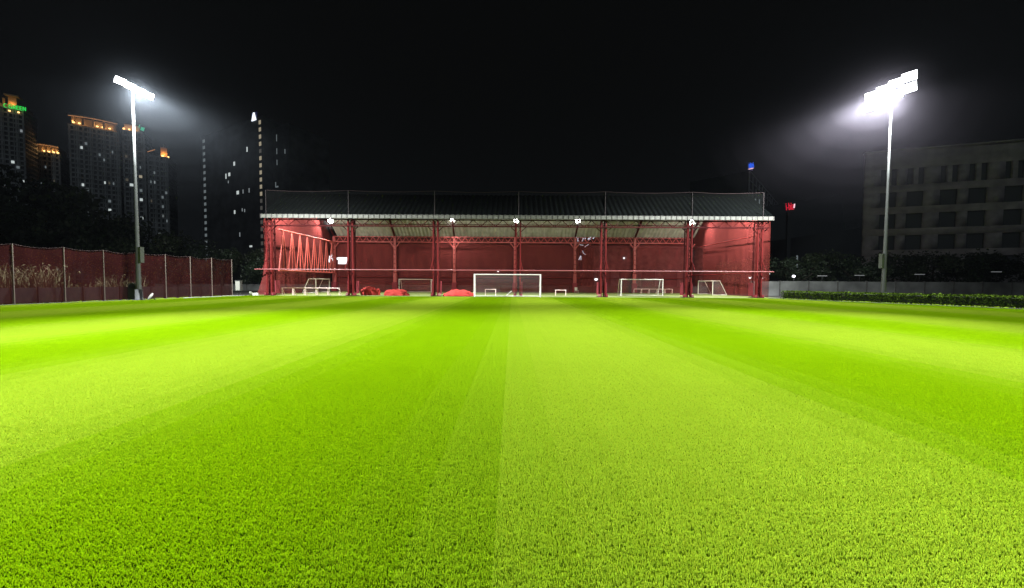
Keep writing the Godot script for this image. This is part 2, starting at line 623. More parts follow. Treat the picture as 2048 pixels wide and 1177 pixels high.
	var rnet := drape(func(u): return Vector3(lerpf(30.0, 29.95, u), 0.02, zs.call(u)), func(u): return Vector3(lerpf(30.0, 29.95, u), roof_at(clampf(zs.call(u), -56.2, -39.3)) - 0.2, zs.call(u)), 48, 12, Vector3.LEFT, 0.07, 7)
	piece(t, "side_net", rnet, M.red_net)
	var skirt := drape(func(u): return Vector3(lerpf(-28.3, -30.0, u), 0.02, lerpf(-39.5, -39.9, u)), func(u): return Vector3(lerpf(-28.3, -28.6, u), lerpf(8.0, 3.4, u * u), lerpf(-39.5, -39.7, u)), 6, 8, Vector3.BACK, 0.06, 9)
	piece(t, "net_skirt", skirt, M.red_net)
	# ball-stop net and cable above the eaves
	var st := begin()
	for i in XF.size() - 1:
		for k in 8:
			var u0 := k / 8.0
			var u1 := (k + 1) / 8.0
			var a := Vector3(lerpf(XF[i], XF[i + 1], u0), 12.03 - 0.14 * sin(PI * u0), ZF + 0.42)
			var b := Vector3(lerpf(XF[i], XF[i + 1], u1), 12.03 - 0.14 * sin(PI * u1), ZF + 0.42)
			put_tube(st, a, b, 0.03)
	piece(t, "cable", fin(st), M.cable)
	var hn := drape(func(u): return Vector3(lerpf(-28.2, 28.7, u), 9.4, ZF + 0.4), func(u): return Vector3(lerpf(-28.2, 28.7, u), 11.9, ZF + 0.4), 40, 3, Vector3.BACK, 0.1, 15)
	piece(t, "ball_stop_net", hn, M.high_net)

func truss(t: Node, called: String, x0: float, x1: float, y0: float, y1: float, z: float, step: float, w: float, m: Material) -> void:
	var c := Node3D.new()
	c.name = called
	t.add_child(c, true)
	bar(c, "top_chord", Vector3(x0, y1, z), Vector3(x1, y1, z), w * 1.4, w * 1.4, m)
	bar(c, "bottom_chord", Vector3(x0, y0, z), Vector3(x1, y0, z), w * 1.6, w * 1.6, m)
	var n := roundi((x1 - x0) / step)
	for k in n:
		var a := lerpf(x0, x1, float(k) / n)
		var b := lerpf(x0, x1, float(k + 1) / n)
		bar(c, "diagonal", Vector3(a, y0 if k % 2 else y1, z), Vector3(b, y1 if k % 2 else y0, z), w * 0.75, w * 0.75, m)

func shed_lamps() -> void:
	var where := ["at the left end", "second from the left", "in the middle", "second from the right", "at the right end"]
	var rear := [[-28.4, 11.1], [-9.4, 11.3], [0.62, 11.3], [10.25, 11.35], [28.0, 11.15]]
	for i in 5:
		var p := Vector3(rear[i][0], rear[i][1], -53.4)
		lamp_fitting(p, Vector3(signf(-p.x) * (2.0 if absf(p.x) > 20 else 0.0), -6, 9 if i != 1 else 1.5), "white floodlight under the rear slope of the shed roof, " + where[i], 150.0)
		for k in 2:  # small fog spheres added to imitate the halo of each lamp
			add_halo_haze(p + Vector3(0, -0.1, 0.3), Vector3(2.6, 2.6, 2.6) * [1.0, 0.5][k], [0.002, 0.0042][k], lin(0.95, 0.97, 1.0), "faint white haze added as a halo round the glowing lamps under the shed roof")
	for i in 5:
		var p := Vector3([-25.6, -9.2, 0.6, 10.4, 26.2][i], 11.1, -41.9)
		lamp_fitting(p, Vector3(signf(p.x) * (4.5 if absf(p.x) > 20 else 0.0), -8, -6), "white floodlight under the front slope of the shed roof, " + where[i], 130.0 if i in [1, 2, 3] else 230.0)

func lamp_fitting(p: Vector3, aim: Vector3, label: String, energy: float) -> void:
	var o := thing("shed_floodlight", label, "floodlight", p, 0.0, "floodlights under the shed roof")
	var b := Basis.looking_at(aim.normalized(), Vector3.UP)
	var st := begin()
	put_tube(st, b * Vector3(0, 0, 0.04), b * Vector3(0, 0, 0.2), 0.44)
	put_tube(st, b * Vector3(0, 0, 0.2), b * Vector3(0, 0, 0.34), 0.2)
	piece(o, "housing", fin(st), M.lamp_housing)
	st = begin()
	put_tube(st, b * Vector3(0, 0, 0.0), b * Vector3(0, 0, 0.05), 0.4)
	piece(o, "lens", fin(st), M.shed_lens)
	bar(o, "bracket", Vector3(0, 0.02, 0.1), Vector3(0, roof_at(p.z) - p.y - 0.2, 0.1), 0.06, 0.06, M.lamp_housing)
	spot(o, b * Vector3(0, 0, -0.06), b * Vector3(0, 0, -0.06) + aim, energy, 78.0, 0.5, lin(1.0, 0.97, 0.9), 0.2)

# ---------------------------------------------------------------- floodlight masts

func masts() -> void:
	mast(Vector3(-31.1, 0, -28.3), 17.35, 1.0, 1, "tall grey floodlight mast by the left red net fence, thin strip of lamps lit", Vector3(0.32, 0, 0.05))
	mast(Vector3(33.9, 0, -31.0), 18.4, -1.0, 2, "tall grey floodlight mast behind the hedge on the right, white lamp cluster doubled and enlarged for its glare", Vector3(-0.34, 0, 0.05))
	for k in 6:  # nested fog shells added to make the glow round the mast lamps
		var f: float = [1.0, 0.86, 0.71, 0.56, 0.41, 0.26][k]
		add_halo_haze(Vector3(-29.6 + 1.5 * f, 16.3 - 2.2 * f, -28.6), Vector3(21, 13, 15) * f, [0.000035, 0.000045, 0.00006, 0.00008, 0.00012, 0.0002][k], lin(0.78, 0.88, 1.0), "pale blue haze added for the glow round the left mast's lamps")
		add_halo_haze(Vector3(32.6 - 2.0 * f, 18.4 - 1.5 * f, -31.0), Vector3(25, 19, 17) * f, [0.00006, 0.00009, 0.00013, 0.00022, 0.00035, 0.0009][k], lin(0.92, 0.84, 1.0), "pale violet haze added for the glare round the right mast's glaring lamps")

func add_halo_haze(at: Vector3, size: Vector3, density: float, tint: Color, label: String, group := "haze added round lamps as a halo") -> void:  # local fog added so lamps get a halo
	var f := FogVolume.new()
	f.name = numbered("added_halo_haze")
	f.shape = RenderingServer.FOG_VOLUME_SHAPE_ELLIPSOID
	f.size = size
	f.position = at
	var m := FogMaterial.new()
	m.density = density
	m.albedo = tint
	f.material = m
	add_child(f)
	tag(f, label, "haze", group)
	f.set_meta("kind", "stuff")

func mast(at: Vector3, h: float, dir: float, rows: int, label: String, boxoff: Vector3) -> void:
	var o := thing("floodlight_mast", label, "floodlight mast", at, 0.0, "floodlight masts beside the pitch")
	piece(o, "pole", lathe([Vector2(0.18, 0.05), Vector2(0.17, 1.6), Vector2(0.13, 5.0), Vector2(0.085, 11.0), Vector2(0.06, h + 0.1), Vector2(0.0, h + 0.12)], 12), M.galvanised)
	piece(o, "foot", lathe([Vector2(0.0, 0.9), Vector2(0.23, 0.88), Vector2(0.24, 0.04), Vector2(0.4, 0.04), Vector2(0.4, 0.0)], 12), M.dark)
	box(o, "control_box", Vector3(boxoff.x, 3.75, boxoff.z), Vector3(0.22, 1.3, 0.3), M.grey_box)
	box(o, "box_bracket", Vector3(boxoff.x * 0.5, 3.75, boxoff.z), Vector3(0.2, 0.9, 0.08), M.dark)
	for r in rows:  # the second row of heads is added to fill out the glare
		var y := h + r * 0.95
		var half := 1.35 if rows == 1 else 1.8
		bar(o, "crossarm", Vector3(0, y, -half), Vector3(0, y, half), 0.1, 0.1, M.galvanised)
		if r == 1:
			bar(o, "crossarm_post", Vector3(0, h, 0), Vector3(0, y, 0), 0.1, 0.1, M.galvanised)
		for k in 4:
			var fl := Node3D.new()
			fl.name = "floodlight"
			o.add_child(fl, true)
			fl.position = Vector3(dir * 0.2, y - 0.05, lerpf(-half + 0.3, half - 0.3, k / 3.0))
			var aim := Vector3(dir * 1.0, -0.75, 0.35 if rows == 1 else 0.7).normalized()
			var b := Basis.looking_at(aim, Vector3.UP)
			var st := begin()
			var k2 := 1.0 if rows == 1 else 1.45  # heads of the two-row mast are enlarged to stand in for glare
			put_box(st, Transform3D(b * Basis.from_scale(Vector3(0.62 * k2, 0.5 * k2, 0.14)), b * Vector3(0, 0, 0.09)))
			piece(fl, "housing", fin(st), M.lamp_housing)
			st = begin()
			put_box(st, Transform3D(b * Basis.from_scale(Vector3(0.58 * k2, 0.46 * k2, 0.03)), Vector3.ZERO))
			piece(fl, "lens", fin(st), M.flood_lens)
			st = begin()
			for q in 4:
				put_box(st, Transform3D(b * Basis.from_scale(Vector3(0.03, 0.44, 0.1)), b * Vector3(-0.24 + q * 0.16, 0, 0.2)))
			piece(fl, "cooling_fins", fin(st), M.lamp_housing)
	var col := lin(0.93, 0.97, 1.0)
	var src := Vector3(dir * 0.2, h - 0.05 if rows == 1 else h + 0.42, 0) + Vector3(dir, -0.75, 0.35 if rows == 1 else 0.7).normalized() * (0.42 if rows == 1 else 0.7)
	var g := -at.x
	# the heads of a mast are aimed at different stretches of the pitch
	spot(o, src, Vector3(g * 0.3, 0, 1.0), 1750.0, 61.0, 0.5, col)
	spot(o, src, Vector3(g * 0.95, 0, 27.0), 13000.0, 25.0, 1.0, col)
	spot(o, src, Vector3(g * 0.95, 0, -6.0), 3300.0, 22.0, 1.0, col)
	spot(o, src, Vector3(g * 1.0, 0, 8.0), 1700.0, 24.0, 1.0, col)
	spot(o, src, Vector3(0.0, 0, 0.0), 550.0, 78.0, 0.25, col)

# ---------------------------------------------------------------- left fence

func fence() -> void:
	var posts := [Vector2(-33.65, -17.6), Vector2(-33.35, -20.1), Vector2(-33.05, -22.53), Vector2(-32.72, -24.86), Vector2(-32.38, -26.98), Vector2(-31.95, -29.0), Vector2(-31.5, -30.94), Vector2(-31.25, -33.06), Vector2(-31.0, -35.12), Vector2(-30.92, -37.54)]
	var t := thing("net_fence", "long red net fence on pale posts along the left side of the pitch", "fence")
	var top := 4.0
	for i in posts.size():
		var p := Vector3(posts[i].x, 0, posts[i].y)
		tube(t, "post", p, p + Vector3(0, top + 0.02, 0), 0.034, M.pale_post)
	for i in posts.size() - 1:
		var a := Vector3(posts[i].x, 0, posts[i].y)
		var b := Vector3(posts[i + 1].x, 0, posts[i + 1].y)
		var sag := rng.randf_range(0.1, 0.2)
		var nrm := (b - a).cross(Vector3.UP).normalized()
		var mesh := drape(func(u): return a.lerp(b, u) + Vector3(0, 0.05, 0), func(u): return a.lerp(b, u) + Vector3(0, top - sag * sin(PI * u), 0), 12, 6, nrm, 0.03, 30 + i)
		piece(t, "net_panel", mesh, M.fence_net)
		var st := begin()
		for k in 8:
			var u0 := k / 8.0
			var u1 := (k + 1) / 8.0
			put_tube(st, a.lerp(b, u0) + Vector3(0, top - sag * sin(PI * u0), 0), a.lerp(b, u1) + Vector3(0, top - sag * sin(PI * u1), 0), 0.013)
		piece(t, "top_cable", fin(st), M.cable)
		# low boards behind the net, two to each bay
		var off := nrm * (-0.22 if nrm.x > 0 else 0.22)
		for k in 2:
			var c := a.lerp(b, k * 0.5 + 0.03) + off
			var d := a.lerp(b, k * 0.5 + 0.47) + off
			bar(t, "kick_board", Vector3(c.x, 0.58, c.z), Vector3(d.x, 0.58 + rng.randf_range(-0.015, 0.015), d.z), 1.0, 0.06, M.kick_board).transform = board(c, d, 0.08, 1.08)
			var e := a.lerp(b, k * 0.5) + off * 0.8
			box(t, "board_post", Vector3(e.x, 0.58, e.z), Vector3(0.13, 1.14, 0.13), M.board_post)
	# dry reeds and weeds that grow behind it
	var st := begin()
	var cols := [Color(0.09, 0.075, 0.026), Color(0.07, 0.07, 0.018), Color(0.12, 0.1, 0.045)]
	var n := 0
	for i in 2600:
		var u := rng.randf()
		var z := lerpf(-19.0, -30.5, u)
		var hmax := 2.9 if z > -25.5 else (1.5 if z > -27.5 else 2.2)
		if z < -25.5 and rng.randf() < 0.7:
			continue
		var line := -33.05 - (-z - 22.5) * -0.16
		var base := Vector3(line - rng.randf_range(0.45, 2.2), -0.02, z)
		var h := hmax * rng.randf_range(0.35, 1.0)
		var ln := Vector3(rng.randf_range(-0.3, 0.35), 0, rng.randf_range(-0.35, 0.35)) * h
		var s := Vector3(rng.randf_range(-1, 1), 0, rng.randf_range(-1, 1)).normalized() * rng.randf_range(0.015, 0.035)
		var mid := base + Vector3(0, h * 0.65, 0) + ln * 0.3
		var tip := base + Vector3(0, h, 0) + ln
		st.set_color(cols[i % 3] * rng.randf_range(0.7, 1.2))
		quad(st, base - s, mid - s, mid + s, base + s)
		st.set_color(cols[(i + 1) % 3])
		for v in [mid - s, tip, mid + s]:
			st.add_vertex(v)
		if n % 3 == 0:
			var w := tip + Vector3(rng.randf_range(-0.25, 0.25), -0.12, rng.randf_range(-0.25, 0.25))
			for v in [tip - s, tip + s, w]:
				st.add_vertex(v)
		n += 1
	var reeds := piece(self, "dry_reeds", done(st), M.dry_reed)
	tag(reeds, "tall dry yellowish reeds growing behind the left red net fence", "reeds")
	reeds.set_meta("kind", "stuff")
	# a low yellow-green bush on the boards near the far end of the fence
	st = begin()
	for i in 260:
		var u := rng.randf()
		var c := Vector3(lerpf(-31.6, -31.25, u) - rng.randf_range(0.1, 0.5), 1.0 + rng.randf() * 0.5 * (0.4 + sin(u * 9.0) * 0.3 + 0.3), lerpf(-33.3, -35.3, u))
		leaf(st, c, rng.randf_range(0.05, 0.1), Color(0.14, 0.14, 0.03) * rng.randf_range(0.6, 1.2))
	for i in 5:
		var z := -33.4 - i * 0.45
		put_bar(st, Vector3(-31.75, -0.02, z), Vector3(-31.75 + rng.randf_range(-0.1, 0.2), 1.1, z), 0.03, 0.03)
	tag(piece(self, "low_bush", done(st), M.dry_reed), "low yellow-green bush behind the far end of the left fence", "bush")

func board(a: Vector3, b: Vector3, y0: float, y1: float) -> Transform3D:
	var x := b - a
	var z := x.cross(Vector3.UP).normalized()
	return Transform3D(Basis(x, Vector3.UP * (y1 - y0), z * 0.05), (a + b) * 0.5 + Vector3.UP * (y0 + y1) * 0.5)

func leaf(st: SurfaceTool, c: Vector3, s: float, col: Color) -> void:
	var a := Vector3(rng.randf_range(-1, 1), rng.randf_range(-1, 1), rng.randf_range(-1, 1)).normalized()
	var b := a.cross(Vector3(rng.randf_range(-1, 1), rng.randf_range(-1, 1), rng.randf_range(-1, 1))).normalized()
	st.set_color(col)
	quad(st, c - a * s, c + b * s * 0.55, c + a * s, c - b * s * 0.55)

# ---------------------------------------------------------------- right side: hedge, wall, lamp posts

func right_side() -> void:
	var a := Vector3(29.44, 0, -37.2)
	var b := Vector3(38.0, 0, -15.9)
	var dir := (b - a).normalized()
	var out := dir.cross(Vector3.UP).normalized()
	if out.x < 0:
		out = -out
	var t := thing("clipped_hedge", "long low clipped green hedge at the right edge of the pitch", "hedge")
	var st := begin()
	var bump := FastNoiseLite.new()
	bump.seed = 12
	bump.frequency = 0.9
	var length := a.distance_to(b)
	for i in 15000:
		var u := rng.randf() * length
		var f := rng.randf()
		var w: float
		var y: float
		var hh := 0.86 + 0.07 * bump.get_noise_1d(u) + 0.05 * bump.get_noise_1d(u * 4.0)
		if f < 0.52:
			w = rng.randf_range(-0.03, 0.12) + 0.06 * bump.get_noise_2d(u * 2.0, 3.0)
			y = rng.randf_range(0.02, hh)
		elif f < 0.88:
			w = rng.randf_range(0.0, 1.0)
			y = hh - absf(rng.randfn(0, 0.05))
			if rng.randf() < 0.06:
				y += rng.randf() * 0.09
		else:
			w = rng.randf_range(0.9, 1.03)
			y = rng.randf_range(0.02, hh)
		if f < 0.52 and bump.get_noise_2d(u * 3.0, y * 5.0) < -0.12 and rng.randf() < 0.85:
			continue
		var c := a + dir * u + out * w + Vector3(0, y, 0)
		var g := rng.randf_range(0.45, 1.5)
		leaf(st, c, rng.randf_range(0.045, 0.08), Color(0.045 * g, 0.075 * g, 0.009 * g))
	var fol := piece(t, "foliage", done(st), M.hedge_leaf)
	fol.set_meta("kind", "stuff")
	st = begin()
	for i in 60:
		var p := a + dir * (length * (i + rng.randf()) / 60.0) + out * rng.randf_range(0.3, 0.7)
		for k in 3:
			put_bar(st, p, p + Vector3(rng.randf_range(-0.3, 0.3), rng.randf_range(0.5, 0.75), rng.randf_range(-0.3, 0.3)), 0.03, 0.03)
	piece(t, "stems", fin(st), M.bark).set_meta("kind", "stuff")
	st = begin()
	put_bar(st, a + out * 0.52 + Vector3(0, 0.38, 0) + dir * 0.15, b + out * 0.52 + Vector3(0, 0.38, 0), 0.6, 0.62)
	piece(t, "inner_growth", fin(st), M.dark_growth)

	# boundary wall of grey panels, and its low run behind the shed
	var w := thing("boundary_wall", "grey panel boundary wall behind the hedge on the right", "wall")
	var x := 33.0
	var k := 0
	while x < 92.0:
		var z := -47.0
		box(w, "wall_panel", Vector3(x + 1.97, 1.0 + rng.randf_range(-0.02, 0.02), z + rng.randf_range(-0.01, 0.01)), Vector3(3.9, 2.0, 0.12), M.wall_panel)
		box(w, "wall_post", Vector3(x, 1.02, z), Vector3(0.12, 2.1, 0.2), M.concrete)
		x += 4.0
		k += 1
	var lw := thing("low_wall", "low grey block wall behind the shed seen through its red net", "wall")
	x = -62.0
	while x < 32.0:
		box(lw, "wall_panel", Vector3(x + 1.97, 0.56, -59.0), Vector3(3.9, 1.12, 0.15), M.wall_panel)
		box(lw, "wall_post", Vector3(x, 0.58, -58.98), Vector3(0.14, 1.2, 0.22), M.concrete)
		x += 4.0
	# slim unlit lamp posts by the wall and one lit one
	var spots := [Vector3(47.4, 2.85, -52), Vector3(53.1, 2.95, -52), Vector3(62.3, 3.15, -52), Vector3(74.0, 3.6, -52)]
	for i in 4:
		var o := thing("wall_lamp_post", "slim dim lamp post behind the right boundary wall, %s from the left" % ORD[i], "lamp post", Vector3(spots[i].x, 0, spots[i].z), 0.0, "dim lamp posts behind the right wall")
		tube(o, "pole", Vector3.ZERO, Vector3(0, spots[i].y, 0), 0.05, M.dark)
		box(o, "lamp_head", Vector3(0, spots[i].y + 0.05, 0), Vector3(1.3, 0.1, 0.25), M.dim_lamp)
	var l := thing("lit_lamp_post", "short lamp post with a glowing white head above the right boundary wall", "lamp post", Vector3(41.4, 0, -50.0))
	tube(l, "pole", Vector3.ZERO, Vector3(0, 2.62, 0), 0.05, M.dark)
	piece(l, "lamp_globe", globe(0.2), M.screen_white, Transform3D(Basis(), Vector3(0, 2.77, 0)))
	omni(l, Vector3(0, 2.77, 0), 8.0, lin(0.9, 1.0, 0.95), 0.18)
	# lamps on the far side of the shed nets
	var far := [[Vector3(17.3, 2.4, -70), 0.36, "glowing white lamp low behind the shed, left of the fifth front column"], [Vector3(-3.1, 4.1, -75), 0.2, "small white lamp behind the shed above the main goal's crossbar"], [Vector3(49.0, 2.9, -70), 0.26, "white lamp behind the right end net, left of the last front column"], [Vector3(51.7, 2.9, -70), 0.3, "white lamp behind the right end net, just right of the last front column"], [Vector3(52.9, 3.8, -70), 0.2, "white lamp on a taller post behind the right end net, above its neighbour"]]
	for f in far:
		var o := thing("yard_lamp", f[2], "lamp", Vector3(f[0].x, 0, f[0].z), 0.0, "yard lamps behind the shed")
		tube(o, "pole", Vector3.ZERO, Vector3(0, f[0].y - f[1], 0), 0.05, M.dark)
		piece(o, "lamp_globe", globe(f[1]), M.small_lamp, Transform3D(Basis(), Vector3(0, f[0].y, 0)))

func globe(r: float) -> SphereMesh:
	var s := SphereMesh.new()
	s.radius = r
	s.height = r * 1.7
	s.radial_segments = 16
	s.rings = 8
	return s

# ---------------------------------------------------------------- skyline

# an apartment tower: dark core, projecting slabs and fins, windows that are lit
func tower(called: String, label: String, at: Vector3, turn: float, w: float, d: float, h: float, bay: float, storey: float, lit: Array, core: Material = null) -> Node3D:
	var o := thing(called, label, "apartment tower", at, turn)
	box(o, "wall", Vector3(0, h / 2, -d / 2), Vector3(w, h, d), core if core else M.tower_core)
	var st := begin()
	var ns := int(h / storey)
	for k in ns + 1:
		bx(st, Vector3(0, h - k * storey, -d / 2), Vector3(w + 1.1, 0.95, d + 1.1))
	var nb := maxi(2, roundi(w / bay))
	for k in nb + 1:
		var x := lerpf(-w / 2, w / 2, float(k) / nb)
		bx(st, Vector3(x, h / 2, 0.3), Vector3(0.4 if k % 3 else 0.8, h, 0.5))
		if k % 3 == 1:
			bx(st, Vector3(x + w / nb * 0.5, h / 2, 0.12), Vector3(w / nb * 0.45, h, 0.2))
	var nd := maxi(2, roundi(d / bay))
	for k in nd + 1:
		for s in [-1, 1]:
			bx(st, Vector3(s * (w / 2 + 0.3), h / 2, -d * k / nd), Vector3(0.5, h, 0.4))
	piece(o, "facade_grid", fin(st), M.tower_grid).set_meta("kind", "stuff")
	for f in lit + lit_some(9, nb, mini(ns, 28), 3):
		var x: float = -w / 2 + (f[0] + 0.5) * w / nb
		box(o, "window", Vector3(x, h - (f[1] + 0.45) * storey, 0.15), Vector3(w / nb * f[3], storey * 0.55, 0.25), M[f[2]])
	return o

func lit_some(n: int, bays: int, floors: int, from_floor := 1) -> Array:
	var out := []
	var taken := {}
	for i in n:
		var c := [rng.randi_range(0, bays - 1), rng.randi_range(from_floor, floors - 1)]
		if taken.has(c):
			continue
		taken[c] = true
		var r := rng.randf()
		out.append([c[0], c[1], "window_grey" if r < 0.2 else ("window_faint" if r < 0.5 else "window_dim"), rng.randf_range(0.25, 0.55)])
	return out

func crown_ring(o: Node, w: float, d: float, y: float, bow: float, lamps: Array) -> void:
	# a bowed canopy on short posts over the roof, lit from below
	var st := begin()
	var edge := begin()
	var n := 14
	for k in n:
		var u0 := float(k) / n
		var u1 := float(k + 1) / n
		var a := Vector3(lerpf(-w / 2, w / 2, u0), y, 0.6 + bow * sin(PI * u0))
		var b := Vector3(lerpf(-w / 2, w / 2, u1), y, 0.6 + bow * sin(PI * u1))
		put_bar(st, a, b, 1.6, 0.7)
		put_bar(edge, a + Vector3(0, -0.75, 0.7), b + Vector3(0, -0.75, 0.7), 0.35, 0.3)
		if k % 3 == 1:
			put_bar(st, a + Vector3(0, -5.5, -0.8), a + Vector3(0, 0, -0.8), 0.9, 0.9)
	bx(st, Vector3(0, y - 3.0, -d * 0.5), Vector3(w * 0.9, 5.0, d * 0.8))
	piece(o, "crown", fin(st), M.orange_stone)
	piece(o, "crown_light", fin(edge), M.warm_line)
	for x in lamps:
		box(o, "crown_lamp", Vector3(x, y - 4.7, 0.9), Vector3(0.9, 0.7, 0.6), M.warm_lamp)
		omni(o, Vector3(x, y - 4.0, 1.4), 2.6, lin(1.0, 0.5, 0.16), 0.3)

func skyline() -> void:
	# 1 far left, cut off by the picture's edge, green letters under an orange crown
	var a := tower("apartment_tower", "dark apartment tower at the far left with green lettering under an orange-lit crown", Vector3(-351.8, 0, -237.3), 0.6, 18.9, 14, 120.5, 2.1, 3.2, [[6, 11, "window_white", 0.6], [7, 12, "window_dim", 0.6], [6, 17, "window_white", 0.7], [6, 18, "window_white", 0.7], [4, 16, "window_dim", 0.8], [3, 21, "window_dim", 0.6], [7, 27, "window_white", 0.35], [8, 29, "window_dim", 0.4], [7, 31, "window_white", 0.3], [8, 15, "window_white", 0.3]])
	var st := begin()
	bx(st, Vector3(3.4, 122.0, -6), Vector3(13, 3.0, 9))
	bx(st, Vector3(4.0, 126.4, -4.5), Vector3(3.6, 6.5, 4))
	bx(st, Vector3(4.0, 130.2, -4.5), Vector3(6.2, 1.0, 6.5))
	bx(st, Vector3(0.4, 125.4, -2.5), Vector3(0.8, 4.4, 0.8))
	piece(a, "crown", fin(st), M.orange_stone)
	for x in [-4.2, 4.0, 7.8]:
		box(a, "crown_lamp", Vector3(x, 118.6, 0.9), Vector3(0.7, 0.8, 0.6), M.warm_lamp)
	omni(a, Vector3(4.0, 124.6, -1.0), 6.0, lin(1.0, 0.4, 0.08), 0.4)
	omni(a, Vector3(-4.4, 121.0, 1.8), 6.0, lin(1.0, 0.5, 0.12), 0.4)
	letters(a, "green_sign", "C GREEN", 2.5, M.sign_green, Transform3D(Basis.from_scale(Vector3(0.72, 1, 1)), Vector3(6.6, 121.4, 1.6)), 0.4)
	# 2 small one with a bowed orange crown
	var b := tower("apartment_tower", "lower apartment tower with a bowed orange-lit crown, second from the left", Vector3(-349.3, 0, -258.2), 0.6, 11.5, 16, 97.5, 1.9, 3.2, [[1, 7, "window_dim", 0.5], [3, 10, "window_white", 0.4], [4, 18, "window_white", 0.7], [1, 19, "window_white", 0.7], [5, 22, "window_dim", 0.5], [2, 17, "window_dim", 0.4], [3, 24, "window_dim", 0.5], [0, 14, "window_dim", 0.5]])
	crown_ring(b, 11.5, 14, 102.8, 1.2, [-4.8, -1.0, 1.2, 3.4, 5.4])
	# 3 broad one
	var c := tower("apartment_tower", "broad apartment tower with pale window grid and long curved crown left of the left mast", Vector3(-294, 0, -242.4), 0.6, 22.6, 12, 108, 2.05, 3.2, [[2, 4, "window_white", 0.5], [3, 3, "window_dim", 0.5], [6, 5, "window_dim", 0.4], [2, 12, "window_white", 0.5], [7, 11, "window_white", 0.35], [8, 15, "window_dim", 0.7], [8, 17, "window_white", 0.9], [3, 18, "window_dim", 0.7], [9, 19, "window_white", 0.3], [2, 21, "window_dim", 0.6], [5, 22, "window_dim", 0.5], [2, 26, "window_white", 0.45]])
	crown_ring(c, 22.6, 10, 114.6, 2.0, [-9.2, -6.6, 1.6, 4.2, 7.4])
	# its lower wing, with the small green sign
	var w := tower("apartment_tower", "plain apartment wing with a small green roof sign behind the left mast", Vector3(-262.6, 0, -238.1), 0.5, 9.0, 14, 104.5, 2.2, 3.2, [[1, 11, "window_white", 0.8], [3, 9, "window_warm", 0.9], [3, 14, "window_white", 0.6], [3, 18, "window_white", 0.6], [1, 22, "window_dim", 0.4]])
	for x in [-4.2, -1.5, 1.2]:
		box(w, "roof_lamp", Vector3(x, 105.6, 0.2), Vector3(0.7, 0.8, 0.6), M.warm_lamp)
		omni(w, Vector3(x, 106.8, 0.9), 1.7, lin(1.0, 0.5, 0.2), 0.3)
	box(w, "roof_parapet", Vector3(-0.5, 107.0, -1.2), Vector3(7.6, 4.4, 1.0), M.orange_stone)
	box(w, "green_sign", Vector3(5.2, 107.2, 0.6), Vector3(1.7, 2.4, 0.3), M.sign_teal).rotation.z = -0.25
	box(w, "green_sign_bar", Vector3(3.6, 108.7, 0.6), Vector3(0.35, 2.2, 0.3), M.sign_teal).rotation.z = -0.2
	# 5 tower with the flame-like lit niche
	var d := tower("apartment_tower", "grey apartment tower with a flame-like orange lit niche on its roof", Vector3(-241.6, 0, -234.2), 0.5, 9.3, 14, 86, 1.9, 3.2, [[1, 3, "window_dim", 0.4], [0, 5, "window_dim", 0.3], [4, 7, "window_dim", 0.5], [3, 8, "window_dim", 0.5], [3, 12, "window_dim", 0.4], [2, 16, "window_white", 0.6], [4, 19, "window_dim", 0.5], [2, 22, "window_white", 0.5], [2, 24, "window_dim", 0.6], [4, 23, "window_white", 1.2]])
	st = begin()
	bx(st, Vector3(2.8, 89.6, -3.0), Vector3(3.4, 7.0, 4))
	put_bar(st, Vector3(1.0, 86, -0.9), Vector3(2.6, 95.5, -2.2), 0.35, 0.5)
	put_bar(st, Vector3(4.6, 86, -0.9), Vector3(3.0, 95.5, -2.2), 0.35, 0.5)
	piece(d, "roof_niche", fin(st), M.orange_stone)
	box(d, "niche_lamp", Vector3(2.2, 87.2, -0.6), Vector3(1.0, 1.1, 0.5), M.warm_lamp)
	box(d, "niche_lamp", Vector3(5.2, 86.9, -0.2), Vector3(0.7, 0.8, 0.5), M.warm_lamp)
	omni(d, Vector3(2.8, 88.6, 0.4), 9.0, lin(1.0, 0.36, 0.06), 0.4)
	bar(d, "roof_edge_light", Vector3(-5.0, 88.3, 0.3), Vector3(-1.2, 90.6, 0.3), 0.4, 0.3, M.warm_line)

	# the long dark slab with two stair columns of windows
	var p0 := Vector3(-161, 0, -178)
	var p1 := Vector3(-112.5, 0, -155)
	var dirv := (p1 - p0)
	var len := dirv.length()
	var mid := (p0 + p1) * 0.5
	var e := thing("slab_tower", "long dark slab tower with two columns of stair windows and a white roof emblem", "apartment tower", mid, -atan2(dirv.z, dirv.x))
	box(e, "wall", Vector3(0, 38, -8), Vector3(len, 76, 16), M.tower_wall)
	box(e, "side_wall", Vector3(len / 2 + 6, 36, -14), Vector3(12, 72, 20), M.tower_wall)
	for k in 22:
		box(e, "stair_window", Vector3(len / 2 - 1.9, 73.4 - k * 3.2, 0.05), Vector3(1.5, 1.7, 0.16), M.window_warm if k < 11 and k != 4 else M.window_stair)
		box(e, "stair_window", Vector3(-len / 2 + 2.6, 73.4 - k * 3.2, 0.05), Vector3(1.9, 1.5, 0.16), M.window_dim)
	for f in [[20.5, 63, 0.7, 2.2], [9.5, 58, 1.2, 1.8], [5.0, 53.5, 1.5, 1.6], [2.0, 53, 0.7, 2.4], [12.0, 44, 1.8, 1.6], [16.5, 44, 0.5, 1.8], [21.5, 44, 0.5, 2.0], [9.0, 35, 1.0, 1.7], [15.5, 35.5, 0.5, 1.4], [17.5, 35, 0.5, 1.4], [13.0, 24, 0.5, 2.0], [22.0, 18, 2.0, 0.8], [4.0, 50, 0.5, 1.2]]:
		box(e, "window", Vector3(f[0] - 6.0, f[1], 0.05), Vector3(f[2], f[3], 0.16), M.window_white if f[2] > 0.65 else M.window_grey)
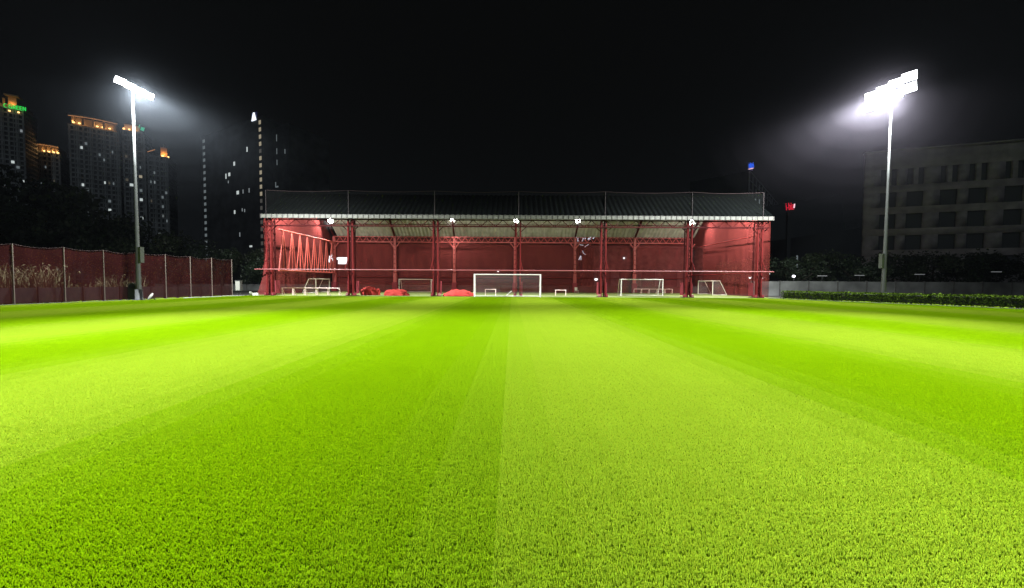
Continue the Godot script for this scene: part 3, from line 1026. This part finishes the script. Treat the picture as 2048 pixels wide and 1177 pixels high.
	for f in [[2.5, 67, 0.3, 3.0], [2.5, 61, 0.3, 2.6], [2.5, 56, 0.3, 2.4], [8.5, 60, 0.4, 2.0], [1.2, 46, 0.4, 2.4], [2.3, 45, 1.6, 0.6]]:
		box(e, "side_window", Vector3(len / 2 + f[0] + 1.0, f[1], -3.93), Vector3(f[2], f[3], 0.16), M.window_dim)
	var em := Node3D.new()
	em.name = "roof_emblem_sign"
	e.add_child(em, true)
	em.position = Vector3(len / 2 - 6.2, 75.4, 0.2)
	box(em, "emblem_backing", Vector3(0, 1.3, -0.25), Vector3(4.2, 3.8, 0.2), M.sign_deep)
	bar(em, "emblem_stroke_sign", Vector3(-1.2, 0, 0), Vector3(-0.1, 3.0, 0), 0.65, 0.2, M.sign_white)
	bar(em, "emblem_stroke_sign", Vector3(1.2, 0, 0), Vector3(0.1, 3.0, 0), 0.65, 0.2, M.sign_white)
	box(em, "emblem_bar_sign", Vector3(0, 0.75, 0.03), Vector3(1.7, 0.6, 0.2), M.sign_white)
	box(em, "emblem_base_sign", Vector3(0, -0.25, 0), Vector3(3.4, 0.4, 0.2), M.sign_white)

	# office block behind the hedge on the right
	var q0 := Vector3(75, 0, -73)
	var q1 := Vector3(128, 0, -56.8)
	var dv := q1 - q0
	var ob := thing("office_block", "large pale office block with paired dark square windows on the right", "office building", q0, -atan2(dv.z, dv.x))
	var ol := dv.length()
	var top := 29.3
	st = begin()
	# piers and spandrels leave real openings
	var lines := []
	var xx := 2.6
	while xx < ol - 7.0:
		lines.append([xx, xx + 2.8])
		lines.append([xx + 4.3, xx + 7.1])
		xx += 9.5
	var rows := [[22.3, 25.7], [17.8, 20.9], [13.3, 16.4], [8.9, 11.9], [4.5, 7.5]]
	var prev := top
	for r in rows:
		bx(st, Vector3(ol / 2, (prev + r[1]) / 2, -0.25), Vector3(ol, prev - r[1], 0.5))
		var px := 0.0
		for l in lines:
			bx(st, Vector3((px + l[0]) / 2, (r[0] + r[1]) / 2, -0.25), Vector3(l[0] - px, r[1] - r[0], 0.5))
			px = l[1]
		bx(st, Vector3((px + ol) / 2, (r[0] + r[1]) / 2, -0.25), Vector3(ol - px, r[1] - r[0], 0.5))
		prev = r[0]
	bx(st, Vector3(ol / 2, prev / 2, -0.25), Vector3(ol, prev, 0.5))
	var bk := Vector3(9.64, 0, -17.4)
	var c0 := Vector3(0.02, 0, -0.5)
	var c1 := Vector3(ol - 0.02, 0, -0.5)
	var th := Vector3(0, top - 0.1, 0)
	quad(st, c0, c0 + bk, c0 + bk + th, c0 + th)
	quad(st, c1 + th, c1 + bk + th, c1 + bk, c1)
	quad(st, c1 + bk + th, c0 + bk + th, c0 + bk, c1 + bk)
	quad(st, c0 + th, c0 + bk + th, c1 + bk + th, c1 + th)
	bx(st, Vector3(ol / 2, top + 0.15, -0.1), Vector3(ol + 0.4, 0.3, 0.9))
	piece(ob, "wall", done(st), M.block_wall)
	for ri in rows.size():
		var r: Array = rows[ri]
		for l in lines:
			if ri == 0:
				for s in [0.0, 1.0]:
					var wd := 1.05
					var wn := box(ob, "window", Vector3(l[0] + 0.52 + s * 1.75, (r[0] + r[1]) / 2, -0.4), Vector3(wd, r[1] - r[0], 0.1), M.dark_glass)
					wn.name = "window" if ob.get_node_or_null("window") == null else wn.name
				box(ob, "window_mullion", Vector3((l[0] + l[1]) / 2, (r[0] + r[1]) / 2, -0.22), Vector3(0.72, r[1] - r[0], 0.4), M.block_wall)
			else:
				box(ob, "window", Vector3((l[0] + l[1]) / 2, (r[0] + r[1]) / 2, -0.4), Vector3(l[1] - l[0], r[1] - r[0], 0.1), M.dark_glass)
	box(ob, "window", Vector3(lines[5][1] - 0.5, 7.1, -0.33), Vector3(0.22, 0.22, 0.06), M.small_lamp)

	# tower under the blue sign, its face running away to the right
	var u0 := Vector3(103.2, 0, -150)
	var u1 := Vector3(176, 0, -224)
	var uv := u1 - u0
	var bt := thing("sign_tower", "dark tower behind the shed's right end with a blue lit roof sign", "office tower", u0, -atan2(uv.z, uv.x))
	var ul := uv.length()
	box(bt, "wall", Vector3(ul / 2, 25.5, -12), Vector3(ul, 51, 24), M.tower_core)
	st = begin()
	for k in 13:
		bx(st, Vector3(ul / 2, 50.6 - k * 3.8, 0.25), Vector3(ul, 0.5, 0.5))
	for k in 14:
		bx(st, Vector3(ul * k / 13.0, 25.3, 0.2), Vector3(0.8, 50.6, 0.4))
	piece(bt, "facade_grid", fin(st), M.tower_grid).set_meta("kind", "stuff")
	for f in [[14.0, 40.0, 1.4], [24.0, 41.5, 1.2], [62.0, 42.5, 1.6], [62.0, 39.0, 1.0]]:
		box(bt, "window", Vector3(f[0], f[1], 0.35), Vector3(f[2], 2.4, 0.2), M.window_white if f[0] > 50 else M.window_dim)

	# faint hall with a long sloping roof line
	var hall := thing("far_hall", "faint large hall with a sloping roof line behind the right boundary wall", "building", Vector3(133, 0, -140))
	st = begin()
	var ha := Vector3(-22, 0, 0)
	var hb := Vector3(16, 0, 0)
	quad(st, ha, ha + Vector3(0, 20, 0), hb + Vector3(0, 26, 0), hb)
	quad(st, hb, hb + Vector3(0, 26, 0), hb + Vector3(0, 26, -30), hb + Vector3(0, 0, -30))
	quad(st, ha + Vector3(0, 0, -30), ha + Vector3(0, 20, -30), ha + Vector3(0, 20, 0), ha)
	piece(hall, "wall", done(st), M.tower_core)
	st = begin()
	put_bar(st, ha + Vector3(-0.6, 20.3, -14), hb + Vector3(0.6, 26.3, -14), 0.6, 31)
	piece(hall, "roof", fin(st), M.tower_core)
	for f in [[-16.0, 12.5], [-16.0, 9.0], [-9.0, 7.0], [-6.0, 7.5]]:
		box(hall, "window", Vector3(f[0], f[1], 0.05), Vector3(0.6, 1.8, 0.12), M.window_dim)
	# slim mast building with red warning lamps
	var rl := thing("beacon_tower", "slim dark tower with three red warning lamps left of the office block", "tower", Vector3(183, 0, -202))
	box(rl, "wall", Vector3(0, 23.5, -5), Vector3(9, 47, 9), M.tower_core)
	for f in [[-1.0, 49.2], [-1.0, 47.6], [4.0, 47.6]]:
		box(rl, "warning_lamp", Vector3(f[0], f[1], 0.1), Vector3(1.5, 0.8, 0.5), M.sign_red)
	# low pale warehouse behind the shed
	var wh := thing("warehouse", "low pale warehouse seen through the shed's red back net on the right", "warehouse", Vector3(40, 0, -100))
	box(wh, "wall", Vector3(0, 6, -8), Vector3(32, 12, 16), M.block_wall)
	box(wh, "roof", Vector3(0, 12.2, -8), Vector3(33, 0.4, 17), M.tower_grid)
	for k in 5:
		box(wh, "door", Vector3(-13 + k * 6.5, 2.6, 0.03), Vector3(4.0, 5.0, 0.1), M.tower_wall)
	box(wh, "window", Vector3(-7.2, 9.0, 0.06), Vector3(0.4, 0.4, 0.15), M.small_lamp)

# ---------------------------------------------------------------- trees

func crown_mesh(seed_value: int, lean: float) -> ArrayMesh:
	rng.seed = seed_value
	var st := begin()
	var lobes := []
	for k in 11:
		var a := rng.randf() * TAU
		var r := rng.randf_range(0.1, 0.62)
		lobes.append([Vector3(cos(a) * r + lean, rng.randf_range(0.3, 0.86), sin(a) * r), rng.randf_range(0.16, 0.3)])
	for i in 2600:
		var l: Array = lobes[i % lobes.size()]
		var v: Vector3 = Vector3(rng.randfn(), rng.randfn(), rng.randfn()).normalized() * l[1] * pow(rng.randf(), 0.4) * Vector3(1, 0.75, 1)
		leaf(st, l[0] + v, rng.randf_range(0.016, 0.036), Color.WHITE)
	return done(st)

func trees() -> void:
	var crowns := [crown_mesh(101, 0.0), crown_mesh(202, 0.1), crown_mesh(303, -0.08)]
	rng.seed = 4242
	var left := [[-96, -62, 20], [-89, -58, 21.5], [-84, -62, 20], [-79, -57, 15.5], [-74, -61, 13], [-69, -58, 12.5], [-64, -61, 11.5], [-59, -58, 9.5], [-54, -61, 8.5], [-49.5, -58, 7.5], [-45, -61, 7], [-41, -58, 6], [-37, -62, 5.5]]
	var right := [[38, -58, 5.5], [43, -60, 6.4], [48, -57, 6.2], [53, -59, 7.0], [58, -57, 6.4], [63, -59, 7.2], [68, -57, 6.8], [73, -59, 7.4], [78, -57, 6.9], [84, -59, 7.4], [90, -57, 7.6]]
	for side in 2:
		var list: Array = left if side == 0 else right
		for i in list.size():
			var p: Array = list[i]
			var h: float = p[2]
			var wide: float = h * rng.randf_range(0.75, 0.95) if side == 0 else h * rng.randf_range(0.95, 1.2)
			var label: String = ("dark leafy tree behind the left red fence, %s from the left" if side == 0 else "dark bushy tree behind the right boundary wall, %s from the left") % ORD[i]
			var o := thing("tree", label, "tree", Vector3(p[0], 0, p[1]), rng.randf() * TAU, "dark trees behind the left fence" if side == 0 else "dark trees behind the right wall")
			piece(o, "trunk", lathe([Vector2(h * 0.03, -0.1), Vector2(h * 0.02, h * 0.3), Vector2(h * 0.012, h * 0.62), Vector2(0.0, h * 0.7)], 7), M.bark)
			for k in 4:
				var a := k * 1.6 + rng.randf()
				var y := h * rng.randf_range(0.25, 0.45)
				bar(o, "limb", Vector3(0, y, 0), Vector3(cos(a) * wide * 0.33, y + h * 0.28, sin(a) * wide * 0.33), h * 0.012, h * 0.012, M.bark)
			var k := (i + side) % 3
			piece(o, "crown", crowns[k], M["leaf_%d" % k], Transform3D(Basis.from_scale(Vector3(wide, h * 1.06, wide)), Vector3(0, -h * 0.03, 0)))

# ---------------------------------------------------------------- goals

# a goal that faces +z; frame, side stanchions and net
func goal(called: String, label: String, at: Vector3, turn: float, w: float, h: float, d_top: float, d_foot: float, r: float, group := "") -> Node3D:
	var o := thing(called, label, "football goal", at, turn, group)
	for s in [-1, 1]:
		tube(o, "post", Vector3(s * w / 2, 0, 0), Vector3(s * w / 2, h, 0), r, M.white_paint)
	tube(o, "crossbar", Vector3(-w / 2 - r, h, 0), Vector3(w / 2 + r, h, 0), r, M.white_paint)
	for s in [-1, 1]:
		tube(o, "top_stay", Vector3(s * w / 2, h, 0), Vector3(s * w / 2, h, -d_top), r * 0.6, M.white_paint)
		tube(o, "rear_stay", Vector3(s * w / 2, h, -d_top), Vector3(s * w / 2, 0.05, -d_foot), r * 0.6, M.white_paint)
		tube(o, "ground_bar", Vector3(s * w / 2, 0.05, 0), Vector3(s * w / 2, 0.05, -d_foot), r * 0.6, M.white_paint)
	tube(o, "rear_bar", Vector3(-w / 2, 0.05, -d_foot), Vector3(w / 2, 0.05, -d_foot), r * 0.6, M.white_paint)
	var st := begin()
	st.set_smooth_group(0)
	var a := Vector3(-w / 2, h, 0)
	var b := Vector3(w / 2, h, 0)
	var pts := [Vector3(0, h, 0), Vector3(0, h - 0.1, -d_top), Vector3(0, h * 0.5, -lerpf(d_top, d_foot, 0.4)), Vector3(0, 0.06, -d_foot)]
	for k in 3:
		quad(st, Vector3(-w / 2, pts[k].y, pts[k].z), Vector3(-w / 2, pts[k + 1].y, pts[k + 1].z), Vector3(w / 2, pts[k + 1].y, pts[k + 1].z), Vector3(w / 2, pts[k].y, pts[k].z))
	for s in [-1, 1]:
		var x: float = s * w / 2
		quad(st, Vector3(x, 0.02, 0), Vector3(x, h, 0), Vector3(x, h - 0.1, -d_top), Vector3(x, 0.06, -d_foot))
	piece(o, "net", done(st), M.white_net)
	return o

func frame_goal(called: String, label: String, category: String, at: Vector3, turn: float, w: float, h: float, group: String, m: Material) -> void:
	var o := thing(called, label, category, at, turn, group)
	for s in [-1, 1]:
		tube(o, "post", Vector3(s * w / 2, 0, 0), Vector3(s * w / 2, h, 0), 0.035, m)
		tube(o, "foot", Vector3(s * w / 2, 0.03, 0.0), Vector3(s * w / 2, 0.03, -0.5), 0.03, m)
		tube(o, "stay", Vector3(s * w / 2, h, 0), Vector3(s * w / 2, 0.03, -0.5), 0.02, m)
	tube(o, "crossbar", Vector3(-w / 2 - 0.035, h, 0), Vector3(w / 2 + 0.035, h, 0), 0.035, m)

func goals() -> void:
	goal("main_goal", "full-size white football goal on the pitch in front of the shed's middle", Vector3(-0.52, 0, -38.05), 0.0, 7.42, 2.5, 0.9, 1.3, 0.06)
	# inside the shed
	goal("youth_goal", "white youth goal seen from its side at the shed's left end", Vector3(-27.6, 0, -49.6), PI / 2 + 0.16, 5.0, 2.0, 0.9, 1.75, 0.06, "youth goals inside the shed")
	goal("youth_goal", "white youth goal facing out under the shed, between its second and third front columns", Vector3(-15.4, 0, -54.0), 0.0, 5.1, 2.05, 0.8, 1.5, 0.05, "youth goals inside the shed")
	goal("youth_goal", "white youth goal facing out under the shed, right of the main goal", Vector3(16.6, 0, -43.4), 0.0, 5.3, 2.1, 0.8, 1.4, 0.06, "youth goals inside the shed")
	goal("youth_goal", "white youth goal seen from its side at the shed's right end", Vector3(28.3, 0, -49.8), -PI / 2 - 0.14, 5.0, 2.0, 0.9, 1.85, 0.06, "youth goals inside the shed")
	frame_goal("mini_goal", "small white mini goal seen through the main goal", "mini goal", Vector3(-2.7, 0, -42.6), 0.0, 1.3, 0.75, "mini goals in the shed", M.pale_frame)
	frame_goal("mini_goal", "small pinkish mini goal right of the main goal", "mini goal", Vector3(6.25, 0, -43.6), 0.0, 1.32, 0.68, "mini goals in the shed", M.pale_frame)
	for i in 5:
		frame_goal("training_hurdle", "low white hurdle in the row by the shed's left goal, %s from the left" % ORD[i], "hurdle", Vector3(-27.0 + i * 1.37, 0, -40.8 - i * 0.06), 0.0, 1.26, 0.84, "low frames at the shed's left end", M.pale_frame)
	for i in 5:
		frame_goal("training_hurdle", "low white hurdle by the back net behind the right goal, %s from the left" % ORD[i], "hurdle", Vector3(20.2 + i * 1.25, 0, -54.6), 0.0, 1.15, 0.7, "low frames along the shed's back net", M.pale_frame)

# ---------------------------------------------------------------- small things

func heap(label: String, at: Vector3, w: float, h: float, d: float, seed_value: int, sharp: float) -> void:
	var noise := FastNoiseLite.new()
	noise.seed = seed_value
	noise.frequency = 1.0
	var st := begin()
	st.set_smooth_group(0)
	var n := 54
	var rr := 18
	var grid := []
	for i in n + 1:
		var col := []
		for j in rr + 1:
			var a := TAU * (i % n) / n
			var v := float(j) / rr
			var r := sin(v * PI / 2)
			var y := pow(cos(v * PI / 2), sharp)
			var p := Vector3(cos(a) * r * w / 2, y * h, sin(a) * r * d / 2)
			var k := 1.0 + 0.22 * noise.get_noise_3d(p.x * 1.4, p.y * 1.4, p.z * 1.4) + 0.2 * absf(noise.get_noise_3d(p.x * 3.5, p.y * 3.5 + 7.0, p.z * 3.5)) + 0.08 * noise.get_noise_3d(p.x * 9, p.y * 9, p.z * 9)
			p = Vector3(p.x * k, maxf(p.y * k, -0.02), p.z * k)
			col.append(p)
		grid.append(col)
	for i in n:
		for j in rr:
			quad(st, grid[i][j + 1], grid[i][j], grid[i + 1][j], grid[i + 1][j + 1])
	var o := piece(self, "cloth_heap", done(st), M.heap_cloth, Transform3D(Basis(), at))
	tag(o, label, "cloth heap", "heaps of red cloth at the shed front")

func small_things() -> void:
	heap("tall rounded heap of bright red cloth beside the shed's second front column", Vector3(-17.35, 0, -41.6), 2.2, 0.9, 1.4, 5, 0.45)
	heap("long heap of bright red cloth right of the tall rounded one", Vector3(-13.9, 0, -40.9), 2.9, 0.72, 1.5, 8, 0.9)
	heap("low spread heap of bright red cloth left of the main goal", Vector3(-6.25, 0, -39.9), 3.7, 0.72, 1.3, 11, 1.1)
	# cabinet at the end of the fence
	var c := thing("utility_cabinet", "pale grey utility cabinet on legs at the end of the red fence", "cabinet", Vector3(-30.55, 0, -38.0))
	box(c, "body", Vector3(0, 1.1, 0), Vector3(0.52, 1.1, 0.35), M.galvanised)
	box(c, "door", Vector3(0, 1.1, 0.18), Vector3(0.46, 1.0, 0.02), M.grey_pale)
	box(c, "top", Vector3(0, 1.67, 0), Vector3(0.58, 0.05, 0.42), M.galvanised)
	for s in [-1, 1]:
		box(c, "leg", Vector3(s * 0.18, 0.27, 0), Vector3(0.06, 0.56, 0.06), M.dark)
	# arch-topped dark cover, leaning lid, hose, bits beside the mast and the shed corner
	var a := thing("arched_cover", "dark arch-topped cover with a pale rim by the left mast's foot", "cover", Vector3(-31.75, 0, -28.6))
	var st := begin()
	var rim := begin()
	bx(st, Vector3(0, 0.5, 0), Vector3(0.7, 1.0, 0.5))
	for k in 10:
		var p := PI * k / 10.0
		var q := PI * (k + 1) / 10.0
		var v0 := Vector3(cos(p) * 0.35, 1.0 + sin(p) * 0.38, 0)
		var v1 := Vector3(cos(q) * 0.35, 1.0 + sin(q) * 0.38, 0)
		put_bar(rim, v0 + Vector3(0, 0.02, 0.2), v1 + Vector3(0, 0.02, 0.2), 0.05, 0.06)
		put_bar(st, Vector3(v0.x * 0.5, 1.0, 0), v0.lerp(v1, 0.5) * Vector3(1, 1, 0), 0.12, 0.48)
	piece(a, "body", fin(st), M.dark)
	piece(a, "rim", fin(rim), M.grey_box)
	var l := thing("round_lid", "pale round lid leaning by the left mast's foot", "lid", Vector3(-30.2, 0, -28.35))
	var lid := lathe([Vector2(0.0, 0.03), Vector2(0.27, 0.03), Vector2(0.32, 0.0), Vector2(0.27, -0.03), Vector2(0.0, -0.03)], 20)
	piece(l, "disc", lid, M.grey_pale, Transform3D(Basis(Vector3.UP, -0.5) * Basis(Vector3.RIGHT, deg_to_rad(62)), Vector3(0, 0.29, 0)))
	piece(l, "prop", unit_box, M.dark, along(Vector3(0.02, 0, -0.35), Vector3(0.02, 0.3, -0.08), 0.05, 0.05))
	st = begin()
	var pts := [Vector3(-30.2, 0.03, -31.2), Vector3(-29.9, 0.06, -32.2), Vector3(-30.3, 0.03, -33.1), Vector3(-30.0, 0.03, -34.4), Vector3(-30.25, 0.05, -35.6), Vector3(-29.9, 0.03, -37.0), Vector3(-30.0, 0.03, -38.0)]
	var cv := Curve3D.new()
	for i in pts.size():
		var tg: Vector3 = (pts[mini(i + 1, pts.size() - 1)] - pts[maxi(i - 1, 0)]) * 0.2
		cv.add_point(pts[i], -tg, tg)
	var bp := cv.tessellate(3)
	for i in bp.size() - 1:
		put_tube(st, bp[i], bp[i + 1], 0.03)
	tag(piece(self, "hose", fin(st), M.grey_pale), "pale hose lying on the turf along the far end of the left fence", "hose")
	var bk := piece(self, "bucket", lathe([Vector2(0.0, 0.01), Vector2(0.12, 0.01), Vector2(0.16, 0.36), Vector2(0.17, 0.38), Vector2(0.15, 0.37), Vector2(0.11, 0.04), Vector2(0.0, 0.04)], 14), M.white_paint, Transform3D(Basis(), Vector3(-30.0, 0, -39.0)))
	tag(bk, "white bucket on the ground left of the shed's left corner", "bucket")
	var cr := thing("crate", "small white crate beside the bucket at the shed's left corner", "crate", Vector3(-29.2, 0, -38.7), 0.3)
	box(cr, "floor", Vector3(0, 0.03, 0), Vector3(0.5, 0.04, 0.34), M.white_paint)
	for s in [-1, 1]:
		box(cr, "side", Vector3(0, 0.17, s * 0.16), Vector3(0.5, 0.24, 0.02), M.white_paint)
		box(cr, "end", Vector3(s * 0.24, 0.17, 0), Vector3(0.02, 0.24, 0.3), M.white_paint)
	# white chair at the foot of a back column
	var ch := thing("plastic_chair", "white plastic chair in front of a rear shed column right of the middle", "chair", Vector3(10.2, 0, -53.6), 0.3)
	box(ch, "seat", Vector3(0, 0.44, 0), Vector3(0.46, 0.05, 0.44), M.white_paint)
	box(ch, "backrest", Vector3(0, 0.7, -0.22), Vector3(0.46, 0.46, 0.04), M.white_paint)
	for sx in [-1, 1]:
		for sz in [-1, 1]:
			bar(ch, "leg", Vector3(sx * 0.19, 0.42, sz * 0.18), Vector3(sx * 0.23, 0, sz * 0.22), 0.04, 0.04, M.white_paint)
	var plank := bar(self, "white_board", Vector3(-0.75, 0.02, -40.0), Vector3(-0.05, 0.62, -40.4), 0.1, 0.03, M.white_paint)
	tag(plank, "white board propped against the middle front column", "board")

# ---------------------------------------------------------------- signs

func signs() -> void:
	# white screen and emblem seen through the shed's left bays
	var s := thing("lit_screen", "glaring white lit screen seen through the left bay of the shed", "screen", Vector3(-44.9, 0, -90))
	box(s, "screen_face", Vector3(0.1, 7.2, 0), Vector3(2.3, 1.75, 0.1), M.screen_white)
	box(s, "screen_corner", Vector3(-1.2, 7.7, 0.0), Vector3(0.4, 0.6, 0.09), M.screen_white)
	box(s, "cabinet", Vector3(0, 7.2, -0.25), Vector3(2.7, 2.0, 0.36), M.dark)
	for x in [-0.9, 0.9]:
		tube(s, "leg", Vector3(x, 0, -0.25), Vector3(x, 6.3, -0.25), 0.09, M.dark)
	omni(s, Vector3(0.1, 7.2, 0.5), 12.0, lin(0.9, 0.92, 1.0), 0.5)
	var e := thing("lit_emblem", "white lit angular emblem on a post left of the glaring screen", "sign", Vector3(-39.75, 0, -75))
	tube(e, "post", Vector3(0, 0, -0.15), Vector3(0, 6.0, -0.15), 0.08, M.dark)
	bar(e, "sign_stroke", Vector3(-0.55, 5.9, 0), Vector3(-0.25, 7.3, 0), 0.4, 0.1, M.screen_white)
	bar(e, "sign_stroke", Vector3(0.15, 7.2, 0), Vector3(0.25, 8.2, 0), 0.42, 0.1, M.screen_white)
	bar(e, "sign_stroke", Vector3(-0.05, 6.9, 0), Vector3(0.65, 6.0, 0), 0.34, 0.1, M.screen_white)
	bar(e, "sign_arm", Vector3(-0.4, 6.4, -0.12), Vector3(0.4, 7.2, -0.12), 0.06, 0.06, M.dark)
	# broken white neon behind the back truss
	var n := thing("neon_sign", "white neon sign in broken strokes behind the shed's rear truss", "sign", Vector3(25.9, 0, -120))
	for x in [-2.5, 2.5]:
		tube(n, "post", Vector3(x, 0, -0.3), Vector3(x, 18.0, -0.3), 0.15, M.dark)
	bar(n, "rail", Vector3(-4.5, 17.3, -0.3), Vector3(3.5, 17.3, -0.3), 0.15, 0.15, M.dark)
	for f in [[-3.6, 16.9, -3.5, 18.2, 0.4], [-2.8, 16.2, -2.9, 18.0, 0.3], [-2.0, 17.8, -1.2, 18.1, 0.4], [-1.4, 16.3, -0.8, 17.6, 0.35], [-0.3, 17.0, -0.2, 17.8, 0.25], [0.7, 16.9, 1.6, 17.9, 0.5], [1.2, 17.9, 1.4, 16.9, 0.4], [2.5, 17.2, 2.9, 18.1, 0.4], [-2.2, 15.1, -0.9, 14.9, 0.4], [-0.4, 14.3, 1.0, 15.3, 0.35]]:
		bar(n, "neon_sign_stroke", Vector3(f[0], f[1], 0), Vector3(f[2], f[3], 0), f[4], 0.12, M.neon_white)
	var sa := thing("small_emblem", "small white lit A-shaped sign with a curved stroke seen through the shed's back net", "sign", Vector3(19.9, 0, -100))
	tube(sa, "post", Vector3(0, 0, -0.2), Vector3(0, 8.8, -0.2), 0.08, M.dark)
	bar(sa, "sign_stroke", Vector3(-0.35, 8.4, 0), Vector3(0.2, 9.6, 0), 0.25, 0.1, M.neon_white)
	bar(sa, "sign_stroke", Vector3(0.3, 8.4, 0), Vector3(0.26, 9.5, 0), 0.2, 0.1, M.neon_white)
	for k in 5:
		var p := PI + 0.2 + k * 0.28
		var q := PI + 0.2 + (k + 1) * 0.28
		bar(sa, "sign_arc", Vector3(1.7 + cos(p) * 1.0, 11.4 + sin(p) * 1.4, 0), Vector3(1.7 + cos(q) * 1.0, 11.4 + sin(q) * 1.4, 0), 0.12, 0.08, M.neon_white)
	bar(sa, "arm", Vector3(0, 8.6, -0.15), Vector3(1.6, 10.2, -0.15), 0.06, 0.06, M.dark)
	# blue roof sign
	var b := thing("blue_roof_sign", "tilted blue lit roof sign with a white bar under its letters", "sign", Vector3(103.4, 51.0, -149.3), 0.35)
	box(b, "backing_sign", Vector3(0.2, 1.7, -0.3), Vector3(3.0, 3.2, 0.2), M.sign_deep)
	letters(b, "letters_sign", "nitei", 2.1, M.sign_blue, Transform3D(Basis(Vector3.BACK, 0.22) * Basis.from_scale(Vector3(0.55, 1, 1)), Vector3(0.2, 2.1, 0.05)), 0.2)
	bar(b, "underline_sign", Vector3(-1.1, 0.35, 0.05), Vector3(1.5, 1.0, 0.05), 0.4, 0.2, M.sign_pink)
	for x in [-1.0, 1.3]:
		tube(b, "leg", Vector3(x, -0.1, -0.45), Vector3(x, 3.0, -0.45), 0.12, M.dark)
	# red sign on a pylon
	var r := thing("red_pylon_sign", "red lit lettering on a tall dark pylon right of the shed", "sign", Vector3(97.4, 0, -120))
	box(r, "pylon", Vector3(0, 13.5, -0.6), Vector3(1.2, 27, 0.8), M.tower_core)
	letters(r, "letters_sign", "i-biz", 2.2, M.sign_red, Transform3D(Basis(Vector3.BACK, 0.12) * Basis.from_scale(Vector3(0.5, 1.05, 1)), Vector3(-0.3, 28.7, 0.1)), 0.25)
	bar(r, "sign_hook", Vector3(1.2, 28.3, 0.1), Vector3(1.35, 29.7, 0.1), 0.28, 0.25, M.sign_pink)
	bar(r, "rail", Vector3(-1.9, 28.4, -0.5), Vector3(1.8, 28.9, -0.5), 0.2, 0.2, M.dark)
